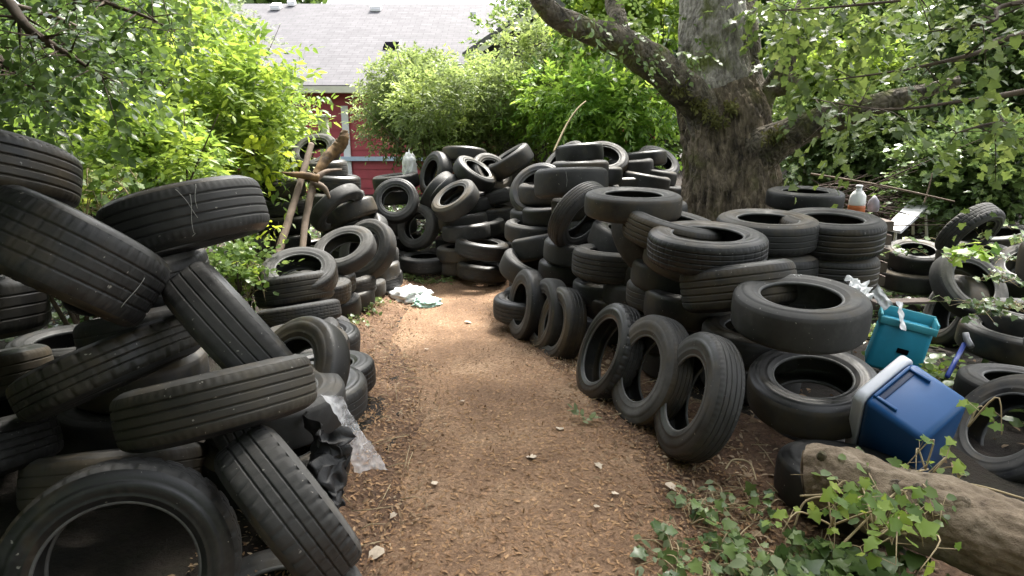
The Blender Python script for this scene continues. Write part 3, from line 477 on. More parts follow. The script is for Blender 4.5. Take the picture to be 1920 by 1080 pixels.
BURIED = [
 ((-3.05, 2.462, 0.2), (0.05, 0.036, 0.998), 0.3, 0.2),
 ((-2.973, 1.986, 0.6), (-0.033, 0.032, 0.999), 0.31, 0.2),
 ((-2.738, 3.229, 0.174), (-0.05, -0.027, 0.998), 0.32, 0.2),
 ((-2.939, 2.753, 0.393), (-0.058, -0.032, 0.998), 0.32, 0.19),
 ((-2.39, 3.146, 0.385), (0.03, 0.038, 0.999), 0.3, 0.21),
 ((-2.175, 3.286, 0.175), (-0.04, -0.031, 0.999), 0.3, 0.21),
 ((-2.746, 2.042, 0.405), (-0.001, -0.041, 0.999), 0.31, 0.21),
 ((-2.456, 2.67, 0.205), (-0.06, -0.047, 0.997), 0.3, 0.21),
 ((-1.864, 2.874, 0.395), (0.023, 0.034, 0.999), 0.31, 0.2),
 ((-1.898, 2.795, 0.197), (0.045, 0.033, 0.998), 0.32, 0.2),
 ((-2.656, 2.03, 0.195), (0.057, -0.007, 0.998), 0.3, 0.19),
 ((-3.008, 2.548, 0.595), (-0.042, 0.023, 0.999), 0.31, 0.19),
 ((0.681, 7.742, -0.195), (0.002, -0.005, 1.0), 0.3, 0.19),
 ((-0.836, 8.509, -0.185), (-0.009, 0.046, 0.999), 0.31, 0.21),
 ((2.126, 8.094, -0.19), (-0.013, 0.027, 1.0), 0.32, 0.2),
 ((1.945, 4.191, 0.203), (0.022, -0.008, 1.0), 0.32, 0.21),
 ((-2.502, 7.759, -0.185), (0.045, 0.039, 0.998), 0.32, 0.21),
 ((1.805, 8.428, 0.205), (-0.045, -0.021, 0.999), 0.3, 0.19),
 ((2.986, 2.932, 0.522), (-0.005, -0.05, 0.999), 0.3, 0.2),
 ((0.903, 5.269, -0.137), (0.017, -0.028, 0.999), 0.32, 0.2),
 ((-2.502, 7.937, 0.015), (-0.044, -0.019, 0.999), 0.31, 0.21),
 ((1.205, 4.109, 0.003), (-0.011, -0.038, 0.999), 0.3, 0.19),
 ((4.7, 8.03, -0.19), (0.02, 0.005, 1.0), 0.32, 0.2),
 ((0.861, 7.221, 0.215), (-0.036, 0.054, 0.998), 0.32, 0.21),
 ((1.284, 7.923, 0.015), (0.022, -0.033, 0.999), 0.3, 0.21),
 ((5.065, 6.619, 0.015), (0.015, -0.006, 1.0), 0.3, 0.21),
 ((1.436, 7.873, 0.21), (0.007, -0.029, 1.0), 0.3, 0.2),
 ((1.128, 7.334, 0.015), (0.057, -0.026, 0.998), 0.32, 0.21),
 ((0.989, 7.518, 0.81), (-0.004, 0.034, 0.999), 0.31, 0.2),
 ((0.446, 7.702, 0.615), (0.027, 0.013, 1.0), 0.3, 0.21),
 ((0.286, 6.909, -0.19), (-0.017, 0.004, 1.0), 0.32, 0.2),
 ((-0.57, 8.98, 0.81), (-0.018, 0.058, 0.998), 0.3, 0.2),
 ((1.125, 7.916, 0.61), (0.026, -0.038, 0.999), 0.32, 0.2),
 ((-0.74, 8.362, 0.015), (-0.019, 0.007, 1.0), 0.32, 0.21),
 ((2.056, 8.638, 0.01), (0.001, 0.027, 1.0), 0.31, 0.2),
 ((-0.492, 8.969, -0.19), (0.044, -0.027, 0.999), 0.3, 0.2),
 ((0.421, 6.961, 0.005), (0.047, -0.044, 0.998), 0.31, 0.19),
 ((-1.618, 8.64, 0.01), (-0.039, -0.031, 0.999), 0.32, 0.2),
 ((2.116, 8.709, -0.19), (0.053, 0.001, 0.999), 0.31, 0.2),
 ((1.293, 4.807, -0.078), (0.012, -0.016, 1.0), 0.3, 0.21),
 ((1.571, 8.492, -0.195), (-0.016, 0.045, 0.999), 0.3, 0.19),
 ((5.117, 6.708, -0.185), (0.016, 0.013, 1.0), 0.31, 0.21),
 ((-1.689, 8.093, -0.19), (-0.029, -0.056, 0.998), 0.32, 0.2),
 ((0.207, 6.299, -0.19), (-0.015, -0.027, 1.0), 0.3, 0.2),
 ((-0.525, 8.863, 0.405), (-0.007, -0.051, 0.999), 0.31, 0.19),
 ((2.561, 5.833, 0.014), (0.0, -0.048, 0.999), 0.32, 0.19),
 ((0.809, 7.448, 0.405), (-0.056, -0.028, 0.998), 0.3, 0.19),
 ((-0.147, 8.313, 0.005), (0.058, -0.053, 0.997), 0.3, 0.19),
 ((2.114, 4.192, -0.002), (0.055, -0.046, 0.997), 0.32, 0.2),
 ((1.152, 5.137, 0.882), (-0.016, 0.003, 1.0), 0.31, 0.21),
 ((-1.698, 8.864, -0.195), (-0.006, -0.009, 1.0), 0.31, 0.19),
 ((-0.74, 8.795, 0.21), (0.055, -0.025, 0.998), 0.3, 0.2),
 ((2.636, 5.851, 0.423), (-0.038, -0.0, 0.999), 0.31, 0.21),
 ((0.682, 5.96, -0.186), (0.031, -0.012, 0.999), 0.31, 0.2),
 ((0.42, 6.846, 0.215), (-0.054, 0.005, 0.999), 0.3, 0.21),
 ((-1.655, 8.779, 0.61), (-0.058, 0.056, 0.997), 0.3, 0.2),
 ((-0.176, 8.542, 0.205), (-0.056, -0.051, 0.997), 0.31, 0.19),
 ((2.758, 5.749, 0.224), (-0.05, 0.042, 0.998), 0.31, 0.2),
 ((0.955, 6.118, 0.015), (-0.036, 0.037, 0.999), 0.32, 0.21),
 ((2.064, 4.229, 0.398), (0.046, 0.022, 0.999), 0.3, 0.21),
 ((4.615, 5.968, -0.186), (0.039, 0.033, 0.999), 0.31, 0.2),
 ((1.82, 8.713, 0.405), (-0.01, -0.045, 0.999), 0.32, 0.19),
 ((0.442, 7.813, 0.815), (-0.03, 0.037, 0.999), 0.31, 0.21),
 ((1.672, 8.131, 0.405), (-0.057, -0.015, 0.998), 0.3, 0.19),
 ((-2.205, 7.918, 0.605), (0.031, -0.046, 0.998), 0.31, 0.19),
 ((5.131, 6.385, 0.205), (-0.039, -0.031, 0.999), 0.32, 0.19),
 ((4.661, 5.853, 0.018), (0.04, -0.036, 0.999), 0.32, 0.2),
 ((-1.657, 4.819, -0.08), (0.048, -0.029, 0.998), 0.32, 0.21),
 ((6.014, 7.051, -0.19), (-0.022, -0.03, 0.999), 0.32, 0.2),
 ((-0.251, 8.448, -0.185), (0.003, -0.034, 0.999), 0.31, 0.21),
 ((0.836, 7.139, 0.605), (0.002, 0.047, 0.999), 0.3, 0.19),
 ((0.977, 5.478, 0.043), (-0.009, -0.004, 1.0), 0.3, 0.2),
 ((0.484, 7.788, 0.215), (0.025, -0.026, 0.999), 0.3, 0.21),
 ((0.359, 7.089, 0.415), (0.006, -0.036, 0.999), 0.32, 0.21),
 ((6.149, 6.942, 0.005), (-0.019, -0.012, 1.0), 0.32, 0.19),
 ((-0.535, 8.968, 0.005), (-0.039, 0.035, 0.999), 0.32, 0.19),
 ((2.578, 5.737, -0.18), (0.044, -0.023, 0.999), 0.3, 0.19),
 ((1.552, 7.797, -0.19), (0.056, -0.01, 0.998), 0.32, 0.2),
 ((1.53, 3.677, 0.066), (0.033, 0.014, 0.999), 0.31, 0.21),
 ((-2.122, 7.731, 0.415), (-0.055, 0.007, 0.998), 0.32, 0.21),
 ((-2.15, 7.843, 0.205), (-0.026, -0.017, 1.0), 0.31, 0.19),
 ((0.609, 7.703, 0.01), (0.015, 0.008, 1.0), 0.32, 0.2),
 ((1.135, 4.137, 0.205), (-0.034, -0.016, 0.999), 0.32, 0.2),
 ((4.928, 8.004, 0.01), (0.008, -0.026, 1.0), 0.32, 0.2),
 ((1.005, 7.987, 0.405), (0.023, 0.011, 1.0), 0.3, 0.19),
 ((-1.968, 7.447, -0.195), (-0.054, -0.038, 0.998), 0.32, 0.19),
 ((-1.962, 7.603, 0.015), (0.057, -0.059, 0.997), 0.3, 0.21),
 ((-1.703, 2.712, 0.934), (-0.054, -0.019, 0.998), 0.3, 0.21),
 ((-1.131, 8.803, 0.415), (-0.029, 0.05, 0.998), 0.31, 0.21),
 ((2.913, 2.973, 0.925), (-0.026, 0.008, 1.0), 0.32, 0.21),
 ((0.923, 6.992, -0.19), (0.029, 0.016, 0.999), 0.31, 0.2),
 ((1.462, 8.419, 0.605), (0.026, 0.041, 0.999), 0.31, 0.19),
 ((0.707, 6.034, 0.817), (-0.051, 0.001, 0.999), 0.32, 0.21),
 ((3.133, 3.039, 0.322), (-0.055, 0.04, 0.998), 0.31, 0.21),
 ((1.837, 8.105, 0.005), (0.06, 0.055, 0.997), 0.3, 0.19),
 ((6.27, 6.905, 0.61), (0.026, -0.036, 0.999), 0.31, 0.2),
 ((-0.619, 8.863, 0.615), (0.023, 0.002, 1.0), 0.32, 0.21),
 ((6.214, 6.878, 0.81), (0.056, -0.009, 0.998), 0.32, 0.2),
 ((1.169, 5.501, 0.242), (0.054, -0.049, 0.997), 0.31, 0.2),
 ((0.946, 6.936, 0.815), (0.041, -0.008, 0.999), 0.31, 0.21),
 ((-2.24, 2.12, 0.95), (0.02, 0.05, 1.0), 0.31, 0.2),
 ((-2.2, 2.16, 1.16), (0.04, 0.08, 1.0), 0.31, 0.2),
]
tyres = []
for (c, n, R, W, kd, g, lab) in TYRES:
    tyres.append(put_tyre(c, n, R, W, kd, lab, GN[g], mud=1 if ('mud' in lab or 'moss' in lab or 'yellowish' in lab or 'greenish' in lab) else 0))
for (c, n, R, W) in BURIED:
    put_tyre(c, n, R, W, rnd.choice(['bald', 'rib3', 'bald']), 'tyre buried inside a heap, almost wholly hidden by the tyres in front', 'tyres buried inside the heaps')
# chalky scratches on two treads
def scratch(root, strokes):
    tr = [c for c in root.children if c.name.startswith('tread')][0]
    m4 = Matrix.LocRotScale(root.location, root.rotation_quaternion, root.scale)
    cl = m4.inverted() @ Vector((0, 0, CAMZ)); a0 = math.atan2(cl.y, cl.x)
    up = m4.to_3x3() @ Vector((0, 0, 1)); sg = 1 if up.z > 0 else -1
    tg = m4.to_3x3() @ Vector((-math.sin(a0), math.cos(a0), 0)); sx = 1 if tg.x > 0 else -1
    mb = MB()
    for st in strokes:
        pts = []
        for k in range(9):
            t = k/8; a = st[0][0]+(st[1][0]-st[0][0])*t+.012*math.sin(t*5+st[0][0]*9); ww = st[0][1]+(st[1][1]-st[0][1])*t
            r = .3212-.9*ww*ww-.35*max(0, abs(ww)-.066); an = a0+sx*a
            pts.append((r*math.cos(an), r*math.sin(an), ww*sg))
        mb.tube(pts, .0011, 5)
    o = bpy.data.objects.new('scratch', mesh('scratch', mb.v, mb.f)); o.data.materials.append(M['scratch']); COL.objects.link(o); o.parent = tr
scratch(tyres[2], [((.10, .05), (.02, -.075)), ((-.02, .075), (.12, -.03)), ((.02, -.075), (.0, -.085)), ((.2, .08), (.13, .0))])
scratch(tyres[82], [((-.12, .07), (-.11, -.03))])
scratch(tyres[1], [((.75, .03), (.72, -.06))])

# ---------------------------------------------------------------- ground and path
def grid_mesh(name, xs, ys, zf):
    v = [(x, y, zf(x, y)) for y in ys for x in xs]; nx = len(xs)
    f = [(j*nx+i, j*nx+i+1, (j+1)*nx+i+1, (j+1)*nx+i) for j in range(len(ys)-1) for i in range(nx-1)]
    return mesh(name, v, f)
def m_ground():
    m, nt, bs, o = mat('garden soil'); v = coords(nt)
    a = nz(nt, v, 2.2, 8, .7); b = nz(nt, v, 38, 6, .75)
    c = ramp(nt, a, [(.35, (.011, .008, .006)), (.5, (.026, .018, .012)), (.62, (.022, .02, .01)), (.75, (.014, .02, .007))])
    c2 = ramp(nt, b, [(.3, (.25, .22, .2)), (.55, (.8, .75, .7)), (.72, (1, 1, 1))])
    x = N(nt, 'ShaderNodeMix', data_type='RGBA', blend_type='MULTIPLY', inp={0: .85}); nt.links.new(c, x.inputs[6]); nt.links.new(c2, x.inputs[7])
    nt.links.new(x.outputs[2], bs.inputs['Base Color']); bs.inputs['Roughness'].default_value = .95
    bump(nt, b, .8, .03, bs); return m
def m_path():
    m, nt, bs, o = mat('wood chip path'); v = coords(nt)
    a = nz(nt, v, 1.6, 5, .6); b = nz(nt, v, 55, 8, .8); vo = N(nt, 'ShaderNodeTexVoronoi', inp={'Scale': 70.0}); nt.links.new(v, vo.inputs['Vector'])
    c = ramp(nt, a, [(.33, (.2, .124, .074)), (.5, (.32, .208, .13)), (.67, (.43, .305, .2))])
    d = ramp(nt, b, [(.32, (.3, .25, .22)), (.5, (.85, .8, .75)), (.7, (1.25, 1.2, 1.15))])
    x = N(nt, 'ShaderNodeMix', data_type='RGBA', blend_type='MULTIPLY', inp={0: 1}); nt.links.new(c, x.inputs[6]); nt.links.new(d, x.inputs[7])
    s = ramp(nt, vo.outputs['Color'], [(.0, (.65, .62, .6)), (.8, (1, 1, 1)), (.97, (1.7, 1.6, 1.5))])
    y = N(nt, 'ShaderNodeMix', data_type='RGBA', blend_type='MULTIPLY', inp={0: .8}); nt.links.new(x.outputs[2], y.inputs[6]); nt.links.new(s, y.inputs[7])
    nt.links.new(y.outputs[2], bs.inputs['Base Color']); bs.inputs['Roughness'].default_value = .95
    bump(nt, b, .9, .02, bs); return m
xs = [-40, -25, -16]+list(np.arange(-10, 10.01, .16))+[13, 17, 26, 40]; ys = [-15, -8, -3]+list(np.arange(0, 17, .16))+[20, 26, 36, 50, 70]
tag(link('ground', grid_mesh('ground', xs, ys, H), m_ground()), kind='structure')
def pedge(y, s):
    e = {0: (-.72, 1.0), 2: (-.64, .88), 3: (-.62, .74), 4: (-.78, .55), 5: (-1.15, .3), 6: (-1.25, .12), 7: (-1.2, .05), 7.6: (-.95, -.05), 8.1: (-.65, -.3)}
    k = sorted(e); 
    for a, b in zip(k, k[1:]):
        if a <= y <= b: t = (y-a)/(b-a); return e[a][s]*(1-t)+e[b][s]*t
    return e[k[0]][s] if y < 0 else e[k[-1]][s]
pv = []; pf = []; PN = 26; ysp = list(np.arange(-2, 8.11, .1))
for y in ysp:
    a = pedge(max(y, 0), 0)+.05+.1*noise.noise(Vector((y*2, 0, 5)))+.03*noise.noise(Vector((y*9, 0, 5))); b = pedge(max(y, 0), 1)-.1+.14*noise.noise(Vector((y*2, 9, 5)))+.03*noise.noise(Vector((y*9, 9, 5)))
    for i in range(PN):
        t = i/(PN-1); x = a+(b-a)*t; ed = min(t, 1-t)
        pv.append((x, y, H(x, y)+.012-.02*max(0, 1-ed*12)))
for j in range(len(ysp)-1):
    for i in range(PN-1): pf.append((j*PN+i, j*PN+i+1, (j+1)*PN+i+1, (j+1)*PN+i))
tag(link('path', mesh('path', pv, pf), m_path()), kind='structure')
def m_mulch():
    m, nt, bs, o = mat('brown mulch'); v = coords(nt); a = nz(nt, v, 3, 6, .7); b = nz(nt, v, 45, 8, .8)
    c = ramp(nt, a, [(.35, (.12, .07, .043)), (.52, (.2, .122, .076)), (.68, (.31, .21, .14))]); d = ramp(nt, b, [(.32, (.25, .22, .2)), (.5, (.8, .75, .7)), (.7, (1.4, 1.3, 1.2))])
    x = N(nt, 'ShaderNodeMix', data_type='RGBA', blend_type='MULTIPLY', inp={0: 1}); nt.links.new(c, x.inputs[6]); nt.links.new(d, x.inputs[7])
    nt.links.new(x.outputs[2], bs.inputs['Base Color']); bs.inputs['Roughness'].default_value = .95; bump(nt, b, .9, .03, bs); return m
pv = []; pf = []
for y in ysp:
    a = pedge(max(y, 0), 0)-.3+.22*noise.noise(Vector((y*1.7, 0, 15))); b = pedge(max(y, 0), 1)+.55+.5*sstep((3.6-y)/1)+.3*noise.noise(Vector((y*1.7, 9, 15)))
    for i in range(PN):
        t = i/(PN-1); x = a+(b-a)*t; ed = min(t, 1-t); pv.append((x, y, H(x, y)+.005-.012*max(0, 1-ed*16)))
tag(link('path_edge', mesh('path_edge', pv, pf or [(j*PN+i, j*PN+i+1, (j+1)*PN+i+1, (j+1)*PN+i) for j in range(len(ysp)-1) for i in range(PN-1)]), m_mulch()), kind='structure')

# ---------------------------------------------------------------- leaves
LS = {  # leaf outline around the midrib: (along, across)
 'oval': [(0, 0), (.3, .3), (.65, .27), (1, 0)],
 'lance': [(0, 0), (.3, .17), (.65, .14), (1, 0)],
 'round': [(0, 0), (.22, .42), (.7, .4), (1, 0)],
 'lobed': [(0, 0), (-.03, .3), (.2, .36), (.34, .31), (.5, .5), (.6, .27), (.8, .17), (1, 0)],
}
def leaves(name, pos, dirs, nor, size, shape, material, parent=None, tint=None, fold=.18, curl=.15):
    pos = np.asarray(pos, float); n = len(pos); dirs = np.asarray(dirs, float); nor = np.asarray(nor, float)
    dirs /= np.linalg.norm(dirs, axis=1)[:, None]+1e-9
    side = np.cross(dirs, nor); side /= np.linalg.norm(side, axis=1)[:, None]+1e-9; nor = np.cross(side, dirs)
    size = np.broadcast_to(np.asarray(size, float), (n,))
    o = LS[shape]; mid = [(a, 0) for a, b in o]; k = len(o)
    pts = [(a, 0, -curl*a*a) for a, b in o] + [(a, b, fold*b-curl*a*a) for a, b in o[1:-1]] + [(a, -b, fold*b-curl*a*a) for a, b in o[1:-1]]
    m = len(pts); P3 = np.array(pts)
    V = pos[:, None, :] + size[:, None, None]*(P3[None, :, 0:1]*dirs[:, None, :]+P3[None, :, 1:2]*side[:, None, :]+P3[None, :, 2:3]*nor[:, None, :])
    faces = []
    for s in (0, 1):
        off = k+s*(k-2)
        def e(i): return i if i in (0, k-1) else off+i-1
        for i in range(k-1):
            q = [i, i+1, e(i+1), e(i)]
            q2 = []
            for z in q:
                if z not in q2: q2.append(z)
            faces.append(q2 if s else q2[::-1])
    ln = np.array([len(q) for q in faces]); flat = np.concatenate([np.array(q) for q in faces])
    me = bpy.data.meshes.new(name); me.vertices.add(n*m); me.vertices.foreach_set('co', V.reshape(-1))
    L = (np.arange(n)[:, None]*m+flat[None, :]).reshape(-1); me.loops.add(len(L)); me.loops.foreach_set('vertex_index', L.astype(np.int32))
    tot = np.tile(ln, n); st = np.concatenate([[0], np.cumsum(tot)[:-1]])
    me.polygons.add(len(tot)); me.polygons.foreach_set('loop_start', st.astype(np.int32)); me.polygons.foreach_set('loop_total', tot.astype(np.int32))
    me.update(calc_edges=True)
    at = me.attributes.new('tint', 'FLOAT', 'FACE')
    tn = nr.rand(n) if tint is None else np.asarray(tint); at.data.foreach_set('value', np.repeat(tn, len(faces)).astype(np.float32))
    return link(name, me, material, parent)
def unit(n):
    v = nr.randn(n, 3); return v/np.linalg.norm(v, axis=1)[:, None]
def sprays(cent, dirs, ln, nl, ls, droop=.25, pair=True, wid=.5, jit=.25, up=.6):
    """twigs from cent along dirs carrying nl leaves; returns leaf pos, dir, normal, size, spray index"""
    n = len(cent); t = np.linspace(.12, 1, nl)
    d = dirs/np.linalg.norm(dirs, axis=1)[:, None]
    ln = np.broadcast_to(np.asarray(ln, float), (n,))
    p = cent[:, None, :]+d[:, None, :]*(ln[:, None]*t[None, :])[:, :, None]
    p[:, :, 2] -= droop*ln[:, None]*(t[None, :]**2)
    upv = np.tile(np.array([0, 0, 1.]), (n, 1))+.5*nr.randn(n, 3)*(1-up)
    s = np.cross(d, upv); s /= np.linalg.norm(s, axis=1)[:, None]+1e-9; nn = np.cross(s, d)
    sg = np.where(np.arange(nl) % 2 == 0, 1., -1.)
    ld = d[:, None, :]*(1-wid)+s[:, None, :]*sg[None, :, None]*wid
    ld[:, -1, :] = d
    ld = ld+jit*nr.randn(n, nl, 3); ld[:, :, 2] -= droop*.6
    no = nn[:, None, :]+jit*1.4*nr.randn(n, nl, 3)
    sz = ls*(.7+.6*nr.rand(n, nl))*(1-.35*np.abs(t-.55))[None, :]
    idx = np.repeat(np.arange(n), nl)
    return p.reshape(-1, 3), ld.reshape(-1, 3), no.reshape(-1, 3), sz.reshape(-1), idx
def lobes(center, rad, nl, seed, spread=.62, lr=(.38, .62)):
    g = np.random.RandomState(seed); out = []
    for i in range(nl):
        v = g.randn(3); v /= np.linalg.norm(v); v[2] = v[2]*.9
        out.append((np.array(center)+v*np.array(rad)*spread*(.5+.6*g.rand()), np.array(rad)*g.uniform(*lr)))
    return out
def crown(name, parent, material, center, rad, nspray, nleaf, leaf, shape='oval', nl=12, seed=1, slen=.3, droop=.25, wid=.55, spread=.62, fill=.35, tintup=.4, jit=.28, lr=(.38, .62), gaps=.0):
    """foliage: leafy twigs set on the shells of many overlapping clumps, fewer inside"""
    g = np.random.RandomState(seed); lb = lobes(center, rad, nl, seed, spread, lr)
    c = []; d = []; tl = []
    for i in range(nspray):
        q, r = lb[g.randint(len(lb))]
        v = g.randn(3); v /= np.linalg.norm(v)
        k = g.uniform(.25, .9) if g.rand() < fill else g.uniform(.78, 1.04)
        p = q+v*r*k
        if gaps and noise.noise(Vector(p)*1.1+Vector((seed, 0, 0))) < -gaps: continue
        c.append(p); dd = v+.5*g.randn(3)+np.array([0, 0, .25]); d.append(dd)
        tl.append(.5+.5*noise.noise(Vector(p)*2.2+Vector((seed, 3, 0)))*1.3)
    c = np.array(c); d = np.array(d); tl = np.array(tl)
    p, ld, no, sz, idx = sprays(c, d, slen*(.6+.8*nr.rand(len(c))), nleaf, leaf, droop, wid=wid, jit=jit)
    tint = np.clip(tl[idx]*.65+.35*nr.rand(len(idx))+tintup*0, 0, 1)
    return leaves(name, p, ld, no, sz, shape, material, parent, tint)
def stems(name, parent, material, base, center, rad, n, r0, seed=1, sub=2):
    g = random.Random(seed); mb = MB(); base = Vector(base)
    for i in range(n):
        e = Vector(center)+Vector((g.gauss(0, .5)*rad[0], g.gauss(0, .5)*rad[1], g.uniform(-.1, .8)*rad[2]))
        b = base+Vector((g.uniform(-.15, .15)*rad[0], g.uniform(-.15, .15)*rad[1], 0))
        m = b.lerp(e, .5)+Vector((g.gauss(0, .12)*rad[0], g.gauss(0, .12)*rad[1], .1*rad[2]))
        ps, rs = smooth_path([(b, r0), (m, r0*.65), (e, r0*.2)], 9); mb.tube(ps, rs, 6)
        for k in range(sub):
            t = g.randint(3, 7); s = ps[t]; e2 = s+Vector((g.gauss(0, .35)*rad[0], g.gauss(0, .35)*rad[1], g.uniform(.05, .5)*rad[2]))
            ps2, rs2 = smooth_path([(s, rs[t]*.6), (s.lerp(e2, .5)+Vector((0, 0, .04)), rs[t]*.4), (e2, rs[t]*.12)], 6); mb.tube(ps2, rs2, 5)
    return mb.build(name, material, parent)
def bush(name, label, cat, px, py, Z, w_px, h_px, dep, material, nspray, nleaf, leaf, shape='oval', seed=1, group=None, nst=6, stem_r=.02, **k):
    c = P(px, py, Z); s = Z/FPX; rad = (w_px/2*s, dep/2, h_px/2*s)
    g = H(c.x, c.y, False); e = empty(name, (c.x, c.y, g)); tag(e, label, cat, group)
    crown('foliage', e, material, c, rad, nspray, nleaf, leaf, shape, seed=seed, **k)
    stems('stem', e, M['twig'], (c.x, c.y, g-.03), c, rad, nst, stem_r, seed)
    return e
# ---------------------------------------------------------------- the house at the end of the garden
def m_shingle():
    m, nt, bs, o = mat('grey roof shingles'); v = coords(nt)
    br = N(nt, 'ShaderNodeTexBrick', offset=.5, inp={'Color1': (.098, .095, .104, 1), 'Color2': (.122, .118, .128, 1), 'Mortar': (.07, .07, .076, 1), 'Scale': 1.0, 'Mortar Size': .008, 'Brick Width': .3, 'Row Height': .14, 'Bias': -.2})
    nt.links.new(v, br.inputs['Vector']); a = nz(nt, v, 3, 8, .75); c = ramp(nt, a, [(.3, (.78, .78, .78)), (.7, (1.15, 1.13, 1.13))])
    x = N(nt, 'ShaderNodeMix', data_type='RGBA', blend_type='MULTIPLY', inp={0: 1}); nt.links.new(br.outputs[0], x.inputs[6]); nt.links.new(c, x.inputs[7])
    nt.links.new(x.outputs[2], bs.inputs['Base Color']); bs.inputs['Roughness'].default_value = .9; bump(nt, br.outputs['Fac'], -.4, .02, bs); return m
M['shingle'] = m_shingle()
M['red'] = plain('red painted siding', (.36, .055, .07), .6, .12, 5)
M['trim'] = plain('pale house trim', (.62, .6, .5), .6, .08, 5)
M['white'] = plain('white paint', (.75, .75, .77), .5, .05, 5)
M['void'] = plain('dark opening', (.004, .004, .006), 1, .1, 3, spec=0)
M['glass'] = plain('window glass', (.03, .035, .04), .08, .1, 2, bmp=0)
M['bluetrim'] = plain('pale blue ledge', (.45, .55, .68), .6, .1, 5)
HY = 14.0; HX0, HX1 = -8.5, 3.2; EZ = 2.36; RZ = 4.52; RY = 18.6
house = empty('house', ((HX0+HX1)/2, HY, 0)); tag(house, 'red sided house with a pale grey shingle roof behind the shrubs', 'house')
mb = MB(); z = -.2
while z < EZ-.02:                        # lapped boards, each a real tilted plank
    z1 = min(z+.21, EZ)
    for (x0, x1) in ((HX0, HX1),):
        v = [(x0, HY-.012, z), (x1, HY-.012, z), (x1, HY+.006, z1), (x0, HY+.006, z1), (x0, HY+.03, z), (x1, HY+.03, z), (x1, HY+.03, z1), (x0, HY+.03, z1)]
        mb.add(v, [(0, 1, 2, 3), (0, 4, 5, 1), (4, 7, 6, 5), (0, 3, 7, 4), (1, 5, 6, 2)])
    z = z1
mb.box(((HX0+HX1)/2, (HY+RY*2-HY)/2+.06, (EZ-.2)/2), (HX1-HX0-.01, RY*2-2*HY-.1, EZ+.2))
mb.build('wall', M['red'], house, smooth=False)
rl = math.hypot(RY-HY+.45, RZ-EZ+.3); ra = math.atan2(RZ-EZ+.3, RY-HY+.45)
def roof_plane(x0, x1, name='roof'):
    mb = MB(); mb.box((0, 0, 0), (x1-x0, rl, .06)); me = mesh(name, mb.v, mb.f, False)
    o = link(name, me, M['shingle'], house); return o
roof = roof_plane(HX0-.5, HX1+.5)
roof.matrix_parent_inverse = parent_inv(house)
ey, ez = HY-.45, EZ+.02
roof.location = ((HX0+HX1)/2, ey+rl/2*math.cos(ra), ez+rl/2*math.sin(ra)); roof.rotation_euler = (ra, 0, 0)
def on_roof(x, d, off=0): return Vector((x, ey+d*math.cos(ra)-off*math.sin(ra), ez+d*math.sin(ra)+off*math.cos(ra)))
RM = Matrix.Rotation(ra, 3, 'X')
back = MB(); back.box((0, 0, 0), (HX1-HX0+1, rl, .06)); bo = link('roof', mesh('roof', back.v, back.f, False), M['shingle'], house)
bo.location = ((HX0+HX1)/2, RY+(RY-ey)/2, ez+rl/2*math.sin(ra)); bo.rotation_euler = (-ra, 0, 0)
mb = MB(); mb.box((0, 0, 0), (HX1-HX0+1, .03, .13)); mb.v = [a+Vector(((HX0+HX1)/2, ey-.02, ez-.06)) for a in mb.v]; mb.build('fascia', M['trim'], house, smooth=False)
mb = MB(); mb.box(((HX0+HX1)/2, HY-.22, ez-.115), (HX1-HX0+1, .42, .02)); mb.build('soffit', M['trim'], house, smooth=False)
def pt_on_roof(px, py):                  # where the sight line of a photo pixel meets the roof slope
    d = (P(px, py, 1)-Vector((0, 0, CAMZ))); n = Vector((0, -math.sin(ra), math.cos(ra))); o = on_roof(0, 0, .03)
    t = (o-Vector((0, 0, CAMZ))).dot(n)/d.dot(n); return Vector((0, 0, CAMZ))+d*t
for (px, py, sz) in ((519, 17, .26), (548, 10, .2), (706, 19, .28), (888, 29, .16)):
    mb = MB(); c = pt_on_roof(px, py); mb.box(c+RM @ Vector((0, 0, .07)), (sz, sz, .13), RM, .02); mb.box(c+RM @ Vector((0, -sz*.5-.01, .05)), (sz*.8, .02, .06), RM)
    v_ = mb.build('roof_vent', M['white'], roof, smooth=False); v_.matrix_parent_inverse = Matrix.LocRotScale(roof.location, roof.rotation_euler, roof.scale).inverted()
c = pt_on_roof(735, 88)
mb = MB(); mb.box(c+RM @ Vector((0, 0, .02)), (.36, .36, .08), RM); v_ = mb.build('skylight', M['void'], roof, smooth=False); v_.matrix_parent_inverse = Matrix.LocRotScale(roof.location, roof.rotation_euler, roof.scale).inverted()
mb = MB()
for dx, dy, sx, sy in ((.195, 0, .03, .4),): mb.box(c+RM @ Vector((dx, dy, .04)), (sx, sy, .1), RM)
v_ = mb.build('skylight_frame', M['trim'], roof, smooth=False); v_.matrix_parent_inverse = Matrix.LocRotScale(roof.location, roof.rotation_euler, roof.scale).inverted()
# window, ledge, corner board
wx = P(659, 250, 14).x
zt_ = P(659, 200, 14).z; mb = MB(); mb.box((wx, HY-.035, (zt_-.2)/2), (.15, .04, zt_+.2)); mb.build('corner_board', M['white'], house, smooth=False)
mb = MB(); mb.box((P(745, 300, 14).x, HY-.06, P(745, 296, 14).z), (2.6, .1, .09)); mb.build('ledge', M['bluetrim'], house, smooth=False)
